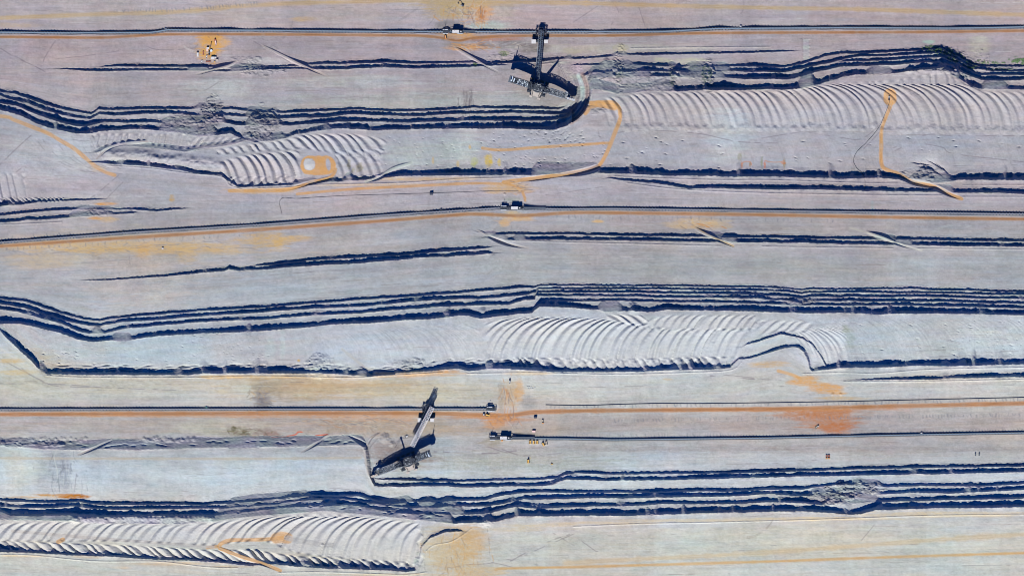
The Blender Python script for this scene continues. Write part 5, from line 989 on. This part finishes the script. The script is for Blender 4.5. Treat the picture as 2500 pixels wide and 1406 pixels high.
rack('right rack of rusty pipes on the bottom edge of the drill site', 511, 150.6, 0, 4.4)
for i, (u, v) in enumerate(((1288.5, 943.5), (1292.5, 943.8), (1297, 944.5), (1290, 948), (1295, 949), (1300.5, 948.5), (1306, 945))):
    o = MB().box((0, 0, .3), (2.0, 1.1, .6)).box((-.7, 0, .8), (.2, 1.1, .5)).box((.7, 0, .8), (.2, 1.1, .5)).build('steel_sleeper', 'tank_grey'); o.location = mp(u, v); o.rotation_euler = (0, 0, Q.uniform(-.3, .3))
    tag(o, 'spare pale steel sleeper lying in a loose cluster right of the orange smear', 'sleeper', 'spare steel sleepers')
def cable(label, s, r=.28, up=.35):
    p = P(s); L = np.concatenate([[0], np.cumsum(np.hypot(*np.diff(p, axis=0).T))]); n = int(L[-1] / 8) + 2; q = np.linspace(0, L[-1], n)
    pts = [mp(a, b, up) for a, b in zip(np.interp(q, L, p[:, 0]), np.interp(q, L, p[:, 1]))]; o = pts[0].copy(); m = MB()
    for a, b in zip(pts[:-1], pts[1:]): m.cyl(a - o, b - o, r, 6)
    ob = m.build('power_cable', 'steel_dark'); ob.location = o; tag(ob, label, 'cable', 'power cables on the ground')
cable('thick dark power cable running above the lower right brown track', "1332,988 1380,989 1445,989.2 1520,986.5 1598,984.6 1700,985 1880,983 2065,980 2300,974.5 2500,970 2600,968", .5, .6)
cable('black cable looping down from the orange turning circle over two benches', "2172,238 2172,250 2160,280 2150,305 2136,325 2112,352 2092,370 2084,385 2084,398 2092,412 2102,420 2111,432 2112,446 2111,464", .3, .5)
cable('thin cable curling above the central section of the middle conveyor', "688,520 681,494 690,482 720,485 840,478 1050,472 1210,466 1266,466", .2, .3)
# scrub on the old slopes
def scrub(name, spots, n, seed):
    r = random.Random(seed); m = MB()
    for i in range(n):
        u, v, ru, rv, k = r.choices(spots, [s[2] * s[3] for s in spots])[0]
        a = r.uniform(0, 6.28); d = math.sqrt(r.random()); uu = u + ru * d * math.cos(a); v_ = v + rv * d * math.sin(a)
        if vn(np.float32(uu / 5), np.float32(v_ / 4), 5) < -.15: continue
        c = mp(uu, v_); hh = r.uniform(.3, 1.6) * k
        for j in range(5):
            z = hh * r.uniform(.2, 1); o = c + Vector((r.uniform(-.9, .9), r.uniform(-.9, .9), z)); s = r.uniform(.25, .6) * k; n0 = len(m.v)
            ax = Vector((r.uniform(-1, 1), r.uniform(-1, 1), r.uniform(-.3, .3))).normalized() * s; bx = ax.cross(Vector((r.uniform(-.5, .5), r.uniform(-.5, .5), 1)).normalized()) * .8
            m.v += [tuple(o - ax), tuple(o + bx * .6), tuple(o + ax), tuple(o - bx * .6)]; m.f.append((n0, n0 + 1, n0 + 2, n0 + 3))
    return m
MT['leaf'] = mat_plain('leaf', (.075, .155, .05), .8, 0, .55, .6); MT['leaf_light'] = mat_plain('leaf_light', (.11, .21, .085), .8, 0, .35, .5)
o = scrub('scrub', [(2275, 119, 26, 7, 1), (2305, 126, 24, 9, 1.1), (2335, 142, 22, 12, 1), (2368, 158, 18, 10, .9), (2395, 150, 26, 4, .8), (1230, 132, 12, 6, .7), (1160, 157, 5, 3, .9), (1725, 186, 14, 26, .55), (1512, 185, 9, 20, .45), (1700, 165, 30, 5, .5), (2440, 170, 40, 3, .8), (1640, 185, 8, 26, .45)], 3200, 3).build('scrub', 'leaf')
o['kind'] = 'stuff'; tag(o, 'dark green scrub growing on the crumbling old slope at the upper right', 'scrub')
o = scrub('scrub', [(2482, 147, 20, 8, 1.1), (2425, 154, 34, 2.5, .9), (2500, 150, 20, 8, 1.1), (2372, 166, 10, 3, .7)], 1100, 4).build('scrub', 'leaf_light')
o['kind'] = 'stuff'; tag(o, 'bright green patch of low plants at the upper right edge', 'scrub')
